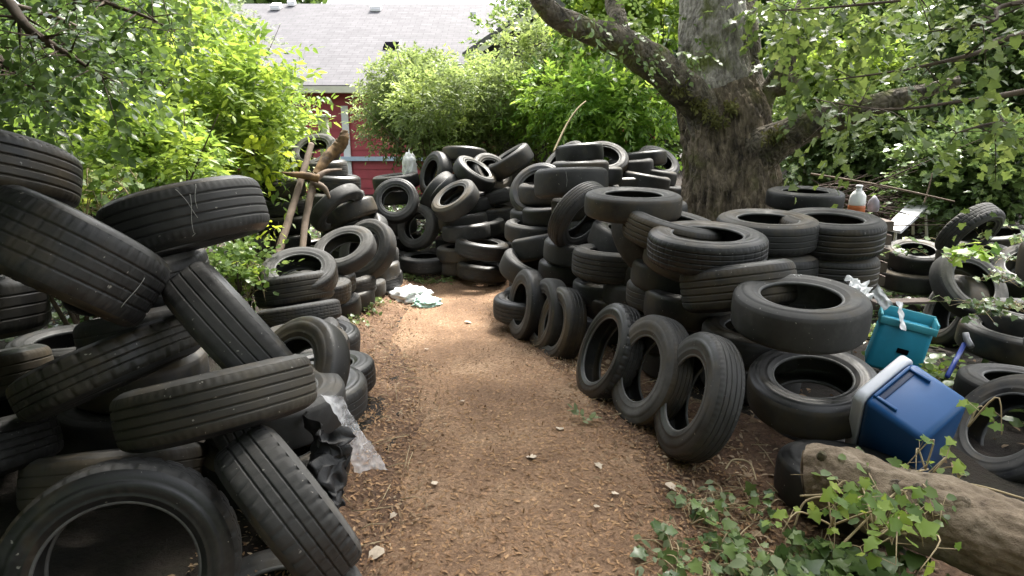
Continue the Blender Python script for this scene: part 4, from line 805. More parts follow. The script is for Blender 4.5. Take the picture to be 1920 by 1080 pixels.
# gabled shed to the right: its bargeboard slopes up behind the laurel
M['shedwall'] = plain('dark shed boards', (.06, .05, .045), .8, .3, 6)
gs = empty('garden_shed', (P(1060, 200, 11.5).x, 11.8, 0)); tag(gs, 'dark gabled shed with sloping pale bargeboard behind the laurel shrub', 'shed')
a = P(893, 97, 11.4); b = P(1015, 15, 11.4)
dr = (b-a).normalized(); ang = math.atan2(dr.z, dr.x); L = (b-a).length+.3
mid = (a+b)/2; rm = Matrix.Rotation(-ang, 3, 'Y')
mb = MB(); mb.box((0, 0, 0), (L, .05, .1), rm); mb.v = [q+mid for q in mb.v]; mb.build('bargeboard', M['trim'], gs, smooth=False)
mb = MB(); mb.box((0, 0, 0), (L+.2, 2.0, .07), rm); mb.v = [q+mid+Vector((-.04, 1.0, .1)) for q in mb.v]
rm2 = Matrix.Rotation(ang, 3, 'Y'); pk = mid+dr*(L/2)
mb.box((0, 0, 0), (L+.2, 2.0, .07), rm2); nn = len(mb.v); mb.v = mb.v[:nn-8]+[q+Vector((2*pk.x-mid.x+.04, mid.y+1.0, mid.z+.1)) for q in mb.v[nn-8:]]
mb.build('roof', M['shingle'], gs, smooth=False)
lx = a.x+.35; rx = 2*pk.x-lx; lz = a.z+.35*dr.z/dr.x-.1; mb = MB()
v = [(lx, mid.y+.08, 0), (rx, mid.y+.08, 0), (rx, mid.y+.08, lz), (pk.x, mid.y+.08, pk.z-.15), (lx, mid.y+.08, lz)]
v2 = [(q[0], q[1]+1.8, q[2]) for q in v]
mb.add(v+v2, [(0, 1, 2, 3, 4), (9, 8, 7, 6, 5), (0, 5, 6, 1), (1, 6, 7, 2), (0, 4, 9, 5)]); mb.build('wall', M['shedwall'], gs, smooth=False)
# white post with cap
c0 = P(611, 290, 9.3); mb = MB(); zt = P(611, 220, 9.3).z; mb.box((c0.x, c0.y, (zt-.3)/2), (.13, .13, zt+.3), None, .01)
ps = empty('fence_post', (c0.x, c0.y, -.3)); tag(ps, 'weathered white post with a flat cap behind the sticks', 'post')
mb.build('shaft', M['trim'], ps, smooth=False); mb = MB(); mb.box((c0.x, c0.y, zt+.02), (.19, .19, .04), None, .008); mb.build('cap', M['white'], ps, smooth=False)

# ---------------------------------------------------------------- the big old tree
def ridge(seedv, amt):
    def f(an, t, p, d):
        q = Vector((math.cos(an)*2.2+seedv, math.sin(an)*2.2, p.z*.55)); a = noise.noise(q*1.3)
        c_, s_ = math.cos(an), math.sin(an)
        b = 1-2.4*abs(noise.noise(Vector((c_*7+seedv, s_*7, p.z*1.5))))
        c = 1-2.4*abs(noise.noise(Vector((c_*15+seedv, s_*15, p.z*3.4))))
        e = noise.noise(Vector((c_*34, s_*34, p.z*9)))
        return 1+amt*(.5*a+.3*b+.28*c+.16*e-.2)
    return f
tb = P(1362, 400, 7.0); TX, TY = tb.x, tb.y
tree = empty('old_tree', (TX, TY, -.35)); tag(tree, 'massive old tree with mossy grey bark and thick low limbs right of the tyre stacks', 'tree')
def TP(px, py, dz=0): return P(px, py, 7.0+dz)
mb = MB()
ps, rs = smooth_path([(Vector((TX+.06, TY, -.45)), .8), (Vector((TX+.05, TY, .1)), .6), (TP(1370, 350), .52), (TP(1364, 290), .49), (TP(1358, 230), .48), (TP(1345, 190), .44), (TP(1340, 140), .385), (TP(1336, 60), .36), (TP(1334, -20), .35), (TP(1330, -260), .32), (TP(1340, -600), .24)], 260)
mb.tube(ps, rs, 200, prof=lambda an, t, p, d: ridge(2, .2*(1-min(1, max(0, (p.z-1.9)/1.2)))+.035)(an, t, p, d)*(1+.1*max(0, (.7-p.z))*math.sin(an*5+1)))
trunk = mb.build('trunk', M['bark'], tree)
trunk.data.materials.append(M['palebark'])
for p_ in trunk.data.polygons:
    c = p_.center
    if c.z+.25*noise.noise(c*2.5) > 2.02: p_.material_index = 1
def limb(pts, n=40, seg=28, amt=.14, mt='limb', name='limb'):
    mb = MB(); ps, rs = smooth_path([(TP(a, b, c), r) for a, b, c, r in pts], n); sd_ = rnd.random()*9
    def pf(an, t, p, d):
        q = p*2.6+d*.8; return 1+amt*(noise.noise(q)*1.2+noise.noise(q*3.1)*.7)
    mb.tube(ps, rs, seg, prof=pf); o = mb.build(name, M[mt], tree); return o
limb([(1352, 300, -.1, .3), (1318, 205, -.25, .215), (1262, 150, -.5, .18), (1205, 105, -.7, .16), (1150, 72, -.8, .14), (1085, 52, -.9, .12), (1030, 20, -1, .1), (985, -50, -1.2, .08), (960, -160, -1.3, .05)], 70)
limb([(1168, 85, -.75, .12), (1160, 45, -.7, .1), (1152, 0, -.6, .09), (1150, -120, -.5, .06)], 30, 18)
limb([(1395, 215, .05, .3), (1390, 120, .15, .22), (1388, 40, .2, .2), (1392, -60, .3, .17), (1420, -260, .5, .1)], 50)
limb([(1395, 300, -.2, .3), (1450, 268, -.5, .2), (1500, 245, -.7, .165), (1560, 222, -.9, .14), (1615, 205, -1.1, .12), (1700, 180, -1.3, .08), (1800, 150, -1.5, .04)], 60)
limb([(1400, 250, .0, .22), (1432, 185, -.1, .12), (1455, 150, -.15, .11), (1478, 105, -.2, .09), (1495, 40, -.1, .07), (1520, -60, 0, .04)], 40, 20)
limb([(1445, 168, -.1, .09), (1478, 158, -.3, .1), (1492, 152, -.4, .085)], 16, 20)
def moss_patch(pts, n, seed):
    g = np.random.RandomState(seed); c = []; d = []
    for i in range(n):
        a, b, r = pts[g.randint(len(pts))]; q = TP(a+g.uniform(-14, 14), b+g.uniform(-12, 12), r+g.uniform(-.03, .03)); c.append(q); d.append((g.randn()*.35, -.5+g.randn()*.3, -.6+g.randn()*.5))
    leaves('moss', c, d, unit(n), .05*(.6+g.rand(n)), 'lance', M['moss'], tree, tint=g.rand(n))
M['moss'] = m_leaf('moss', [(0, (.06, .06, .02)), (1, (.2, .2, .06))], .3, .9)
moss_patch([(1298, 178, -.5), (1310, 195, -.5), (1330, 215, -.53), (1350, 225, -.52), (1275, 165, -.62), (1370, 200, -.5)], 650, 3)
moss_patch([(1380, 90, -.2), (1388, 100, -.2)], 120, 4)
moss_patch([(1440, 255, -.72), (1455, 250, -.74)], 150, 5)
# crown of the old tree, above the frame and hanging into its top
crown('crown', tree, M['maple'], (TX-.3, TY-.3, 6.3), (3.6, 3.0, 1.6), 2200, 7, .13, 'lobed', 22, 11, .45, .3, spread=.8, gaps=.15)
# sprigs hanging into view along the limbs
def hang(parent, name, pts, n, nleaf, leaf, shape, material, seed, sl=.3, spreadpx=30, dz=.3, down=.6, thread=True):
    g = np.random.RandomState(seed); c = []; d = []
    for i in range(n):
        a, b, Z = pts[g.randint(len(pts))]; p = P(a+g.randn()*spreadpx, b+g.randn()*spreadpx*.7, Z+g.randn()*dz); c.append(p); d.append((g.randn(), g.randn(), -down+g.randn()*.4))
    c = np.array(c); p, ld, no, sz, idx = sprays(c, np.array(d), sl*(.6+.8*g.rand(n)), nleaf, leaf, .3)
    tl = g.rand(n)[idx]*.6+.4*g.rand(len(idx)); leaves(name, p, ld, no, sz, shape, material, parent, tl)
    return c
hang(tree, 'foliage', [(1180, 60, 6.2), (1230, 100, 6.4), (1110, 35, 6.1), (1260, 40, 6.7), (1200, 10, 6.6)], 90, 8, .07, 'oval', M['midleaf'], 5, .3, 34)
hang(tree, 'foliage', [(1500, 60, 6.5), (1560, 20, 6.2), (1530, 130, 6), (1620, 60, 5.8), (1455, 20, 6.6)], 110, 7, .1, 'lobed', M['maple'], 6, .35, 38)

# ---------------------------------------------------------------- shrubs and trees behind, left to right
G_S = 'shrubs round the garden'
bush('laurel_shrub', 'dark glossy shrub at the left edge under the overhanging branches', 'shrub', 90, 215, 6.2, 460, 330, 1.8, M['darkleaf'], 900, 8, .1, 'lance', 21, G_S, slen=.4)
bush('elder_shrub', 'big lime green shrub left of the house wall, long feathery leaves', 'shrub', 445, 235, 7.6, 260, 330, 1.8, M['lime'], 900, 11, .125, 'lance', 22, G_S, slen=.5, droop=.35, wid=.7, nl=16, gaps=.25)
bush('elder_shrub', 'lime green shrub filling the space above the big scratched tyre', 'shrub', 270, 285, 5.6, 330, 190, 1.2, M['lime'], 460, 11, .105, 'lance', 23, G_S, slen=.42, droop=.35, wid=.7, nl=14, gaps=.25)
bush('privet_shrub', 'dark shrub behind the stack left of the sticks', 'shrub', 505, 265, 8.9, 210, 180, 1.4, M['midleaf'], 600, 8, .07, 'oval', 24, G_S)
bush('willow_tree', 'pale grey green tree far behind the lime shrub, left of the roof', 'tree', 385, 70, 12, 260, 190, 2.2, M['pale'], 1100, 9, .09, 'lance', 25, 'trees beyond the garden')
bush('young_elm', 'yellow green young tree hanging over the left side of the roof edge', 'tree', 330, 40, 7.5, 210, 150, 1.3, M['lime'], 260, 10, .09, 'oval', 26, 'trees beyond the garden', droop=.5, gaps=.2)
bush('rhododendron', 'large rounded olive and yellow rhododendron in front of the house', 'shrub', 836, 208, 10.2, 305, 250, 2.6, M['olive'], 6500, 8, .085, 'lance', 27, G_S, nl=40, slen=.2, wid=.6, lr=(.28, .42), spread=.78, nst=12)
bush('laurel_shrub', 'bright green glossy laurel between the rhododendron and the big tree', 'shrub', 1130, 190, 9.4, 290, 190, 2.2, M['laurel'], 1200, 9, .12, 'lance', 28, G_S, nl=18, slen=.32)
bush('hazel_shrub', 'brownish green shrub between rhododendron and laurel, under the shed gable', 'shrub', 1000, 150, 10.6, 190, 260, 2.0, M['olive'], 1000, 8, .08, 'oval', 29, G_S, tintup=0)
bush('maple_tree', 'yellow green tree whose leaves show above the low limb of the old tree', 'tree', 1190, 25, 9.8, 300, 220, 2.4, M['lime'], 800, 8, .12, 'lobed', 30, 'trees beyond the garden', droop=.3, gaps=.3)
bush('hazel_shrub', 'sunlit yellow green shrub right of the old tree trunk', 'shrub', 1550, 165, 11.0, 250, 210, 2.0, M['lime'], 1300, 9, .09, 'oval', 31, G_S, gaps=.3)
bush('holly_tree', 'dark green tree at the upper right behind the limbs', 'tree', 1650, 40, 11.8, 460, 300, 3, M['midleaf'], 2200, 8, .11, 'oval', 32, 'trees beyond the garden', gaps=.3)
bush('holly_tree', 'dark tree filling the upper right corner', 'tree', 1880, 120, 9.6, 420, 380, 2.6, M['ivy'], 2600, 8, .11, 'oval', 33, 'trees beyond the garden', gaps=.35)
bush('ivy_thicket', 'shadowy ivy thicket behind the brush pile, right of the trunk', 'shrub', 1630, 280, 10.4, 400, 220, 2.2, M['ivy'], 2600, 8, .08, 'lobed', 34, G_S, nl=20)
bush('ivy_thicket', 'ivy thicket at the right edge above the vine covered tyres', 'shrub', 1850, 330, 7.6, 330, 200, 1.8, M['ivy'], 1300, 8, .085, 'lobed', 35, G_S, nl=18)
bush('bramble', 'leafy bramble behind the tyres at the foot of the trunk', 'shrub', 1180, 275, 9.6, 200, 90, 1.2, M['laurel'], 300, 8, .09, 'oval', 36, G_S)
bush('yew_tree', 'tall dark tree behind the shed and the laurel', 'tree', 1080, 60, 13.5, 330, 330, 2.5, M['midleaf'], 1000, 8, .13, 'oval', 37, 'trees beyond the garden')
bush('cherry_laurel', 'dark leafy shrub low behind the heap at the left edge', 'shrub', 130, 420, 4.6, 420, 150, .9, M['darkleaf'], 420, 8, .085, 'oval', 38, G_S)
bush('bramble', 'low green bramble seen between the scratched tyre and the left row', 'shrub', 440, 510, 4.9, 80, 90, .5, M['midleaf'], 120, 7, .055, 'oval', 39, G_S)
bush('golden_elder', 'small yellow leaved sapling left of the stack by the sticks', 'shrub', 490, 300, 6.9, 110, 66, .5, M['yellowleaf'], 20, 8, .1, 'oval', 40, G_S, gaps=0, nst=3, stem_r=.008)
bush('golden_elder', 'yellow leaved shoot low at the foot of the long leaning stick', 'shrub', 518, 428, 5.5, 44, 44, .2, M['yellowleaf'], 8, 6, .07, 'oval', 41, G_S, nst=2, stem_r=.006)
# a far dark wood closes the view behind everything
wv = []; wd = []
g = np.random.RandomState(5); n = 26000
X = g.uniform(-22, 24, n); Yp = 23+4*g.rand(n)+np.abs(X)*.1; Zt = 8.5+1.5*np.sin(X*.7)+np.sin(X*1.9+1); Zp = -.2+g.rand(n)**.8*(Zt)
keep = ~((np.abs(X+2.0) < 5.4) & (Zp > 4.3)); X, Yp, Zp = X[keep], Yp[keep], Zp[keep]; n = len(X)
tag(leaves('wood', np.stack([X, Yp, Zp], 1), unit(n), unit(n), .5*(.6+g.rand(n)), 'oval', M['darkleaf'], None, g.rand(n)), kind='stuff')
X = np.concatenate([g.uniform(-15, -6.5, 7000), g.uniform(6, 17, 9000)]); n = len(X)
Yp = 12+np.abs(X)*.12+1.4*g.rand(n); Zp = -.1+g.rand(n)*(3.4+.6*np.sin(X*1.3))
tag(leaves('hedge_screen', np.stack([X, Yp, Zp], 1), unit(n), unit(n), .24*(.6+g.rand(n)), 'oval', M['darkleaf'], None, g.rand(n)), kind='stuff')

X = g.uniform(-10, 11, 12000); n = len(X); Yp = -4.5-2*g.rand(n); Zp = -.1+g.rand(n)*7.5  # unseen leaf screen, added behind and left of the camera to block light
X2 = -5.6-1.6*g.rand(9000)-.0; n2 = len(X2); Y2 = g.uniform(-5, 5.5, n2); Z2 = -.1+g.rand(n2)*6
p_ = np.concatenate([np.stack([X, Yp, Zp], 1), np.stack([X2, Y2, Z2], 1)]); n = len(p_)
tag(leaves('hedge_screen', p_, unit(n), unit(n), .3*(.6+g.rand(n)), 'oval', M['darkleaf'], None, g.rand(n)), kind='stuff')

# trees whose branches hang over the heaps from beyond the frame
def overhang(label, name, base, brs, material, leaf, shape, nsp, nleaf, seed, crown_c, crown_r, crown_n, sl=.35, tint=None):
    e = empty(name, base); tag(e, label, 'tree', 'trees overhanging the path'); b0 = Vector(base); top = Vector(crown_c)
    mb = MB(); ps, rs = smooth_path([(b0-Vector((0, 0, .2)), .26), (b0+Vector((.05, 0, .8)), .19), (b0.lerp(top, .6)+Vector((.1, 0, 0)), .15), (top, .08)], 40); mb.tube(ps, rs, 24, wob=.12); mb.build('trunk', M['limb'], e)
    g = np.random.RandomState(seed); mb = MB(); C_ = []; D_ = []
    for pts in brs:
        q = [(ps[24], .045)]+[(P(*a[:3]), a[3]) for a in pts]; pp, rr = smooth_path(q, 36); mb.tube(pp, rr, 7, wob=.1)
        for i in range(nsp):
            k = g.randint(14, 36); s = pp[k]; dv = Vector((g.randn(), g.randn(), g.randn()*.5-.25)).normalized()
            l2 = g.uniform(.15, .5); mb.tube([s, s+dv*l2*.5+Vector((0, 0, .02)), s+dv*l2], [rr[k]*.4+.002, .003, .0015], 4)
            C_.append(s+dv*l2*.35); D_.append(dv+Vector((0, 0, -.2)))
            C_.append(s+dv*l2*.8); D_.append(dv+Vector((g.randn()*.5, g.randn()*.5, -.3)))
    mb.build('branch', M['twig'], e)
    c = np.array(C_); p, ld, no, sz, idx = sprays(c, np.array(D_), sl*(.6+.8*g.rand(len(c))), nleaf, leaf, .3, wid=.6)
    leaves('foliage', p, ld, no, sz, shape, material, e, np.clip(.15+g.rand(len(c))[idx]*.5+.5*g.rand(len(idx)), 0, 1))
    crown('crown', e, material, crown_c, crown_r, crown_n, 7, leaf*1.15, shape, 16, seed+1, .4, .3, spread=.8)
    return e
overhang('dark leaved tree reaching in from the upper left corner', 'beech_tree', (-4.6, 3.2, 0),
  [[(-60, -30, 3.9, .04), (60, 60, 3.9, .03), (140, 110, 4, .015), (200, 150, 4, .005)], [(-80, 60, 4.2, .035), (20, 130, 4.2, .02), (90, 190, 4.3, .006)],
   [(20, -80, 4.3, .04), (160, -10, 4.4, .025), (270, 30, 4.5, .012), (330, 60, 4.5, .004)], [(100, -90, 5, .03), (230, -40, 5, .02), (350, -20, 5.2, .006)], [(-60, 0, 4.8, .03), (120, 40, 4.8, .02), (230, 110, 5, .006)]],
  M['darkleaf'], .075, 'oval', 34, 7, 51, (-2.4, 1.5, 3.7), (2.0, 2.5, 1.0), 11000)
overhang('maple like tree reaching in over the yard from the upper right', 'sycamore_tree', (6.6, 4.2, -.2),
  [[(1960, 60, 4.6, .03), (1830, 100, 4.5, .018), (1700, 130, 4.5, .01), (1560, 150, 4.6, .004)], [(1980, 160, 4.4, .025), (1800, 190, 4.2, .012), (1660, 205, 4.2, .008), (1520, 185, 4.3, .003)],
   [(1900, -60, 5, .03), (1750, -10, 5, .015), (1600, 10, 5, .01), (1450, 20, 5.2, .004)], [(1980, 250, 4.2, .02), (1880, 230, 4.1, .012), (1790, 250, 4.1, .004)], [(1960, 0, 4.2, .02), (1860, 40, 4.1, .01), (1740, 60, 4.1, .004)]],
  M['maple'], .075, 'lobed', 13, 6, 61, (4.9, 3.0, 4.6), (2.0, 1.8, .8), 500)

# ---------------------------------------------------------------- sticks by the left stack
def thing_tube(name, label, cat, pts, material, seg=12, n=30, wob=.15, group=None, parent=None, extra=()):
    ps, rs = smooth_path(pts, n); mb = MB(); mb.tube(ps, rs, seg, wob=wob)
    for ex in extra: p2, r2 = smooth_path(ex, 16); mb.tube(p2, r2, seg, wob=wob)
    o = mb.build(name, material, parent)
    if parent is None: tag(o, label, cat, group)
    return o
thing_tube('stick', 'long straight pale stick leaning against the stack at left', 'stick', [(P(520, 480, 5.5), .035), (P(545, 400, 5.75), .033), (P(568, 325, 6.0), .031), (P(584, 270, 6.2), .028)], M['stick'])
thing_tube('stick', 'darker forked stick standing right of the long straight one', 'stick', [(P(566, 480, 5.6), .03), (P(572, 420, 5.8), .032), (P(584, 360, 6), .036), (P(592, 330, 6.05), .04)], M['stick'],
           extra=[[(P(588, 345, 6.03), .04), (P(607, 352, 6.0), .03), (P(618, 372, 6.0), .014)], [(P(590, 338, 6.03), .04), (P(610, 322, 6.1), .022), (P(640, 318, 6.3), .01)]])
thing_tube('broken_branch', 'short orange brown broken branch poking left at the fork', 'branch', [(P(598, 335, 5.95), .04), (P(570, 329, 5.9), .036), (P(545, 327, 5.85), .022), (P(528, 323, 5.85), .006)], M['orangewood'])
thing_tube('crooked_branch', 'thick crooked branch with orange bark rising before the white post', 'branch', [(P(592, 330, 6.4), .05), (P(610, 300, 6.5), .055), (P(632, 278, 6.6), .065), (P(644, 262, 6.6), .06), (P(646, 245, 6.6), .035)], M['orangewood'], 16, wob=.3)
thing_tube('stick', 'thin white stick slanting up before the laurel', 'stick', [(P(1038, 285, 7.2), .012), (P(1062, 235, 7.4), .012), (P(1082, 205, 7.5), .01), (P(1098, 190, 7.6), .008)], M['vine'], 6)

# ---------------------------------------------------------------- log in the lower right corner
log = empty('log', tuple(P(1700, 950, 2.3))); tag(log, 'cut tree log lying in the lower right corner, ivy around it', 'log')
lp = [(P(1517, 894, 2.4), .112), (P(1545, 896, 2.37), .122), (P(1580, 905, 2.32), .128), (P(1660, 940, 2.23), .13), (P(1760, 970, 2.13), .13), (P(1860, 1005, 2.03), .13), (P(2040, 1070, 1.9), .135)]
ps, rs = smooth_path(lp, 170); mb = MB()
def lpf(an, t, p, d): q = p*6+d*2; return 1+.13*noise.noise(q)+.05*noise.noise(q*3)+.045*(1-2*abs(noise.noise(Vector((q.x*1.2, q.y*3, q.z*5)))))+.02*noise.noise(q*13)
mb.tube(ps, rs, 100, prof=lpf); body = mb.build('bark', M['logbark'], log)
t0 = (ps[1]-ps[0]).normalized(); mb = MB()
ax = t0.orthogonal().normalized(); ay = t0.cross(ax); v = [ps[0]-t0*.01]; 
for rr_ in (.35, .7, .97):
    for k in range(32): a = 2*math.pi*k/32; v.append(ps[0]-t0*(.012+.008*noise.noise(Vector((rr_*3, a, 1))))+(ax*math.cos(a)+ay*math.sin(a))*.1*rr_*(1+.05*math.sin(3*a)))
f = [(0, 1+k, 1+(k+1) % 32) for k in range(32)]+[(1+r*32+k, 33+r*32+k, 33+r*32+(k+1) % 32, 1+r*32+(k+1) % 32) for r in (0, 1) for k in range(32)]
mb.add(v, f); mb.build('cut_end', M['cutwood'], log)
for (t, a, r) in ((30, 2.2, .02), (74, 1.6, .024), (112, 2.6, .026), (57, 3.0, .015), (95, 2.0, .016)):
    mb = MB(); p = ps[t]; tt = (ps[t+1]-ps[t]).normalized(); s = Vector((0, 0, 1)); s = (s-tt*s.dot(tt)).normalized(); b = tt.cross(s)
    d = (s*math.sin(a-.6)+b*(-math.cos(a-.6)) if False else (s*.75+Vector((0, -1, 0))*.5+tt*.2*math.sin(a*5))).normalized()
    mb.tube([p+d*rs[t]*.8, p+d*(rs[t]+.012), p+d*(rs[t]+.03)], [r*1.3, r, r*.6], 12, wob=.3)
    mb.build('knot', M['bark'], log)

# ---------------------------------------------------------------- cooler
M['blue'] = plain('blue cooler plastic', (.012, .08, .24), .38, .12, 3, bmp=.04)
M['coolwhite'] = plain('white cooler plastic', (.6, .62, .68), .42, .08, 4, bmp=.04)
M['foam'] = plain('cooler lining', (.5, .5, .52), .5, .08, 4, bmp=.04)
M['shadeblue'] = plain('shaded recess plastic', (.004, .02, .065), .45, .1, 3, bmp=.03)  # darker copy of the cooler blue; the recess shade is in the colour
K = Vector((1.523, 2.502, .442)); LL, LA, LD = .53, .337, .30
CM = Matrix(((.2721, .8169, .5085), (.4765, .3447, -.8088), (-.836, .4624, -.2954)))   # columns: length, width, depth from rim to base
cool = empty('cooler', tuple(K)); tag(cool, 'blue cooler with a white rim tipped on its side between tyres and log', 'cooler')
def cbox(mb, x0, x1, y0, y1, z0, z1, bev, tap=0):
    m2 = MB(); m2.box((0, 0, 0), (x1-x0, y1-y0, z1-z0), None, bev)
    for q in m2.v:
        s = 1-tap*((q.z/(z1-z0))+.5); q.xyz = K+CM @ Vector((q.x*s+(x0+x1)/2, q.y*s+(y0+y1)/2, q.z+(z0+z1)/2))
    mb.add(m2.v, m2.f)
mb = MB(); cbox(mb, .01, LL-.01, .01, LA-.01, .03, LD, .03, .06); mb.build('body', M['blue'], cool)
def rrect(x0, x1, y0, y1, r, n=6):
    o = []
    for (cx_, cy_, a0) in ((x1-r, y1-r, 0), (x0+r, y1-r, 90), (x0+r, y0+r, 180), (x1-r, y0+r, 270)):
        for q in range(n+1): a_ = R_(a0+90*q/n); o.append((cx_+r*math.cos(a_), cy_+r*math.sin(a_)))
    return o
mb = MB(); out_ = rrect(0, LL, 0, LA, .045); inn_ = rrect(.032, LL-.032, .032, LA-.032, .02); v = []; m_ = len(out_)
def sc_(p, k): return (LL/2+(p[0]-LL/2)*k, LA/2+(p[1]-LA/2)*k)
for ring, z_ in (([sc_(p, .985) for p in out_], -.014), (out_, -.006), (out_, .026), ([sc_(p, .985) for p in out_], .034), (inn_, .034), (inn_, -.014)):
    v += [K+CM @ Vector((p[0], p[1], z_)) for p in ring]
mb.add(v, [(r*m_+q, r*m_+(q+1) % m_, ((r+1) % 6)*m_+(q+1) % m_, ((r+1) % 6)*m_+q) for r in range(6) for q in range(m_)])
mb.build('rim', M['coolwhite'], cool)
mb = MB(); cbox(mb, .031, LL-.031, .031, LA-.031, .012, .026, .003); mb.build('lining', M['foam'], cool)
def cend(mb, y0, y1, z0, z1, d0, d1, bev=.004): cbox(mb, d0, d1, y0, y1, z0, z1, bev)
hd = MB(); off = -.0
cend(hd, .05, .28, .044, .058, -.004, .02); cend(hd, .05, .064, .058, .15, -.001, .02); cend(hd, .266, .28, .058, .15, -.001, .02)
hd.build('handle', M['blue'], cool)
hd = MB(); cend(hd, .066, .264, .06, .085, .0078, .02, .002); hd.build('grip_recess', M['shadeblue'], cool)

# ---------------------------------------------------------------- soft things: film, bags, plastic
def crumple(name, fn, nu, nv, material, amp, sc, seed, parent=None, thick=.002):
    v = []; f = []
    for j in range(nv):
        for i in range(nu):
            p = fn(i/(nu-1), j/(nv-1)); q = p*sc+Vector((seed, seed, 0))
            n_ = Vector((noise.noise(q), noise.noise(q+Vector((7, 1, 3))), noise.noise(q+Vector((2, 9, 5)))))+.5*Vector((noise.noise(q*2.7), noise.noise(q*2.7+Vector((5, 5, 5))), noise.noise(q*2.7+Vector((9, 2, 1)))))
            v.append(p+n_*amp)
    for j in range(nv-1):
        for i in range(nu-1): a = j*nu+i; f.append((a, a+1, a+nu+1, a+nu))
    return link(name, mesh(name, v, f), material, parent)
def m_plastic(name, c, alpha, rough=.25):
    m, nt, bs, o = mat(name); v = coords(nt)
    bs.inputs['Base Color'].default_value = (*c, 1); bs.inputs['Roughness'].default_value = rough
    if alpha < 1: 
        a = nz(nt, v, 9, 5, .7); rr = N(nt, 'ShaderNodeMapRange', inp={1: .3, 2: .7, 3: alpha-.2, 4: min(1, alpha+.3)}); nt.links.new(a, rr.inputs[0]); nt.links.new(rr.outputs[0], bs.inputs['Alpha'])
    n = nz(nt, v, 22, 4, .6); bump(nt, n, .5, .01, bs); return m
M['film'] = m_plastic('clear film', (.75, .75, .77), .3, .15)
M['whitebag'] = m_plastic('white bag plastic', (.8, .8, .8), 1, .4)
M['mint'] = m_plastic('pale mint plastic', (.5, .75, .66), 1, .4)
M['blackbag'] = m_plastic('black plastic', (.014, .014, .015), 1, .6)
def film(u, v):
    top = P(602, 738, 2.55).lerp(P(640, 742, 2.62), u); mid = P(645, 800, 2.55).lerp(P(668, 795, 2.7), u); bot = P(665, 887, 2.62).lerp(P(726, 878, 2.8), u)
    q = top*(1-v)**2+mid*2*v*(1-v)+bot*v*v; q.z = max(q.z, H(q.x, q.y)+.02); return q
tag(crumple('plastic_film', film, 26, 60, M['film'], .014, 14, 3), 'clear plastic film hanging off a tyre onto the path at left', 'plastic film')
def film2(u, v):
    a = 2*math.pi*u; c = P(622, 752, 2.72); r = .012+.13*v; return c+Vector((r*math.cos(a)-.02, r*math.sin(a), .03-.05*v*v-.05*max(0, v-.8)*5))
def blob(name, label, cat, c, r, material, amp, sc, seed, flat=1, extra=None):
    v = []; f = []; nu, nv = 40, 22
    for j in range(nv):
        for i in range(nu):
            th = math.pi*j/(nv-1); ph = 2*math.pi*i/nu; d = Vector((math.sin(th)*math.cos(ph), math.sin(th)*math.sin(ph), math.cos(th)))
            q = d*sc+Vector((seed, 0, 0)); k = 1+amp*(1-abs(noise.noise(q))*2.4)+amp*.6*noise.noise(q*2.6)
            v.append(Vector(c)+Vector((d.x*r[0]*k, d.y*r[1]*k, max(-.6, d.z*k)*r[2])))
    for j in range(nv-1):
        for i in range(nu): f.append((j*nu+i, j*nu+(i+1) % nu, (j+1)*nu+(i+1) % nu, (j+1)*nu+i))
    o = link(name, mesh(name, v, f, True), material); return tag(o, label, cat)
def G(px, py, Z, dz=0): p = P(px, py, Z); return Vector((p.x, p.y, H(p.x, p.y)+dz))
blob('plastic_bag', 'white plastic bag lying on the path at the bend', 'bag', G(768, 552, 7.0, .03), (.21, .2, .085), M['whitebag'], .35, 2.2, 1)
blob('plastic_bag', 'pale mint plastic scrap beside the white bag', 'bag', G(800, 562, 6.75, .02), (.13, .13, .05), M['mint'], .4, 2.6, 4)
blob('white_cloth', 'white cloth standing up in a peak behind the large left ring', 'cloth', P(768, 318, 8.75), (.085, .08, .2), M['whitebag'], .35, 1.8, 8)
def blk(u, v):
    a = P(575, 775, 2.6).lerp(P(655, 800, 2.55), u); b = P(585, 880, 2.5).lerp(P(662, 880, 2.5), u); c = P(600, 975, 2.47).lerp(P(640, 960, 2.47), u)
    q = a*(1-v)**2+b*2*v*(1-v)+c*v*v; q.y -= .06*math.sin(math.pi*u); q.z = max(q.z, H(q.x, q.y)+.01); return q
tag(crumple('plastic_sheet', blk, 60, 90, M['blackbag'], .045, 13, 6), 'black torn plastic sheet draped over the bottom tyre at left', 'plastic sheet')

# ---------------------------------------------------------------- yard rubbish
M['teal'] = plain('teal bag vinyl', (.03, .33, .5), .45, .15, 4, bmp=.1)
M['tealin'] = plain('teal bag flap', (.07, .38, .46), .5, .15, 4, bmp=.1)
bag = empty('cool_bag', tuple(P(1685, 640, 4.35))); tag(bag, 'turquoise insulated bag with papers sticking out, behind the blue cooler', 'bag')
bm_ = Matrix.Rotation(R_(-28), 3, 'Z') @ Matrix.Rotation(R_(9), 3, 'Y'); bc = P(1684, 648, 4.3)
mb = MB(); m2 = MB(); m2.box((0, 0, 0), (.33, .22, .36), None, .035)
for q in m2.v: q.x *= 1+.05*noise.noise(q*9); q.xyz = bm_ @ q+bc+Vector((noise.noise(q*5), noise.noise(q*5+Vector((3, 3, 3))), noise.noise(q*6)))*.012
mb.add(m2.v, m2.f); mb.build('body', M['teal'], bag)
mb = MB()
for (c_, s_) in (((0, -.112, .182), (.34, .016, .05)), ((0, .112, .2), (.34, .016, .08)), ((-.165, 0, .19), (.016, .2, .06)), ((.165, 0, .2), (.016, .2, .07))): mb.box(bm_ @ Vector(c_)+bc, s_, bm_, .006)
mb.build('flap', M['tealin'], bag)
mb = MB(); mb.box(bm_ @ Vector((.02, -.113, -.0))+bc, (.07, .012, .035), bm_, .004); mb.build('patch', M['void'], bag)
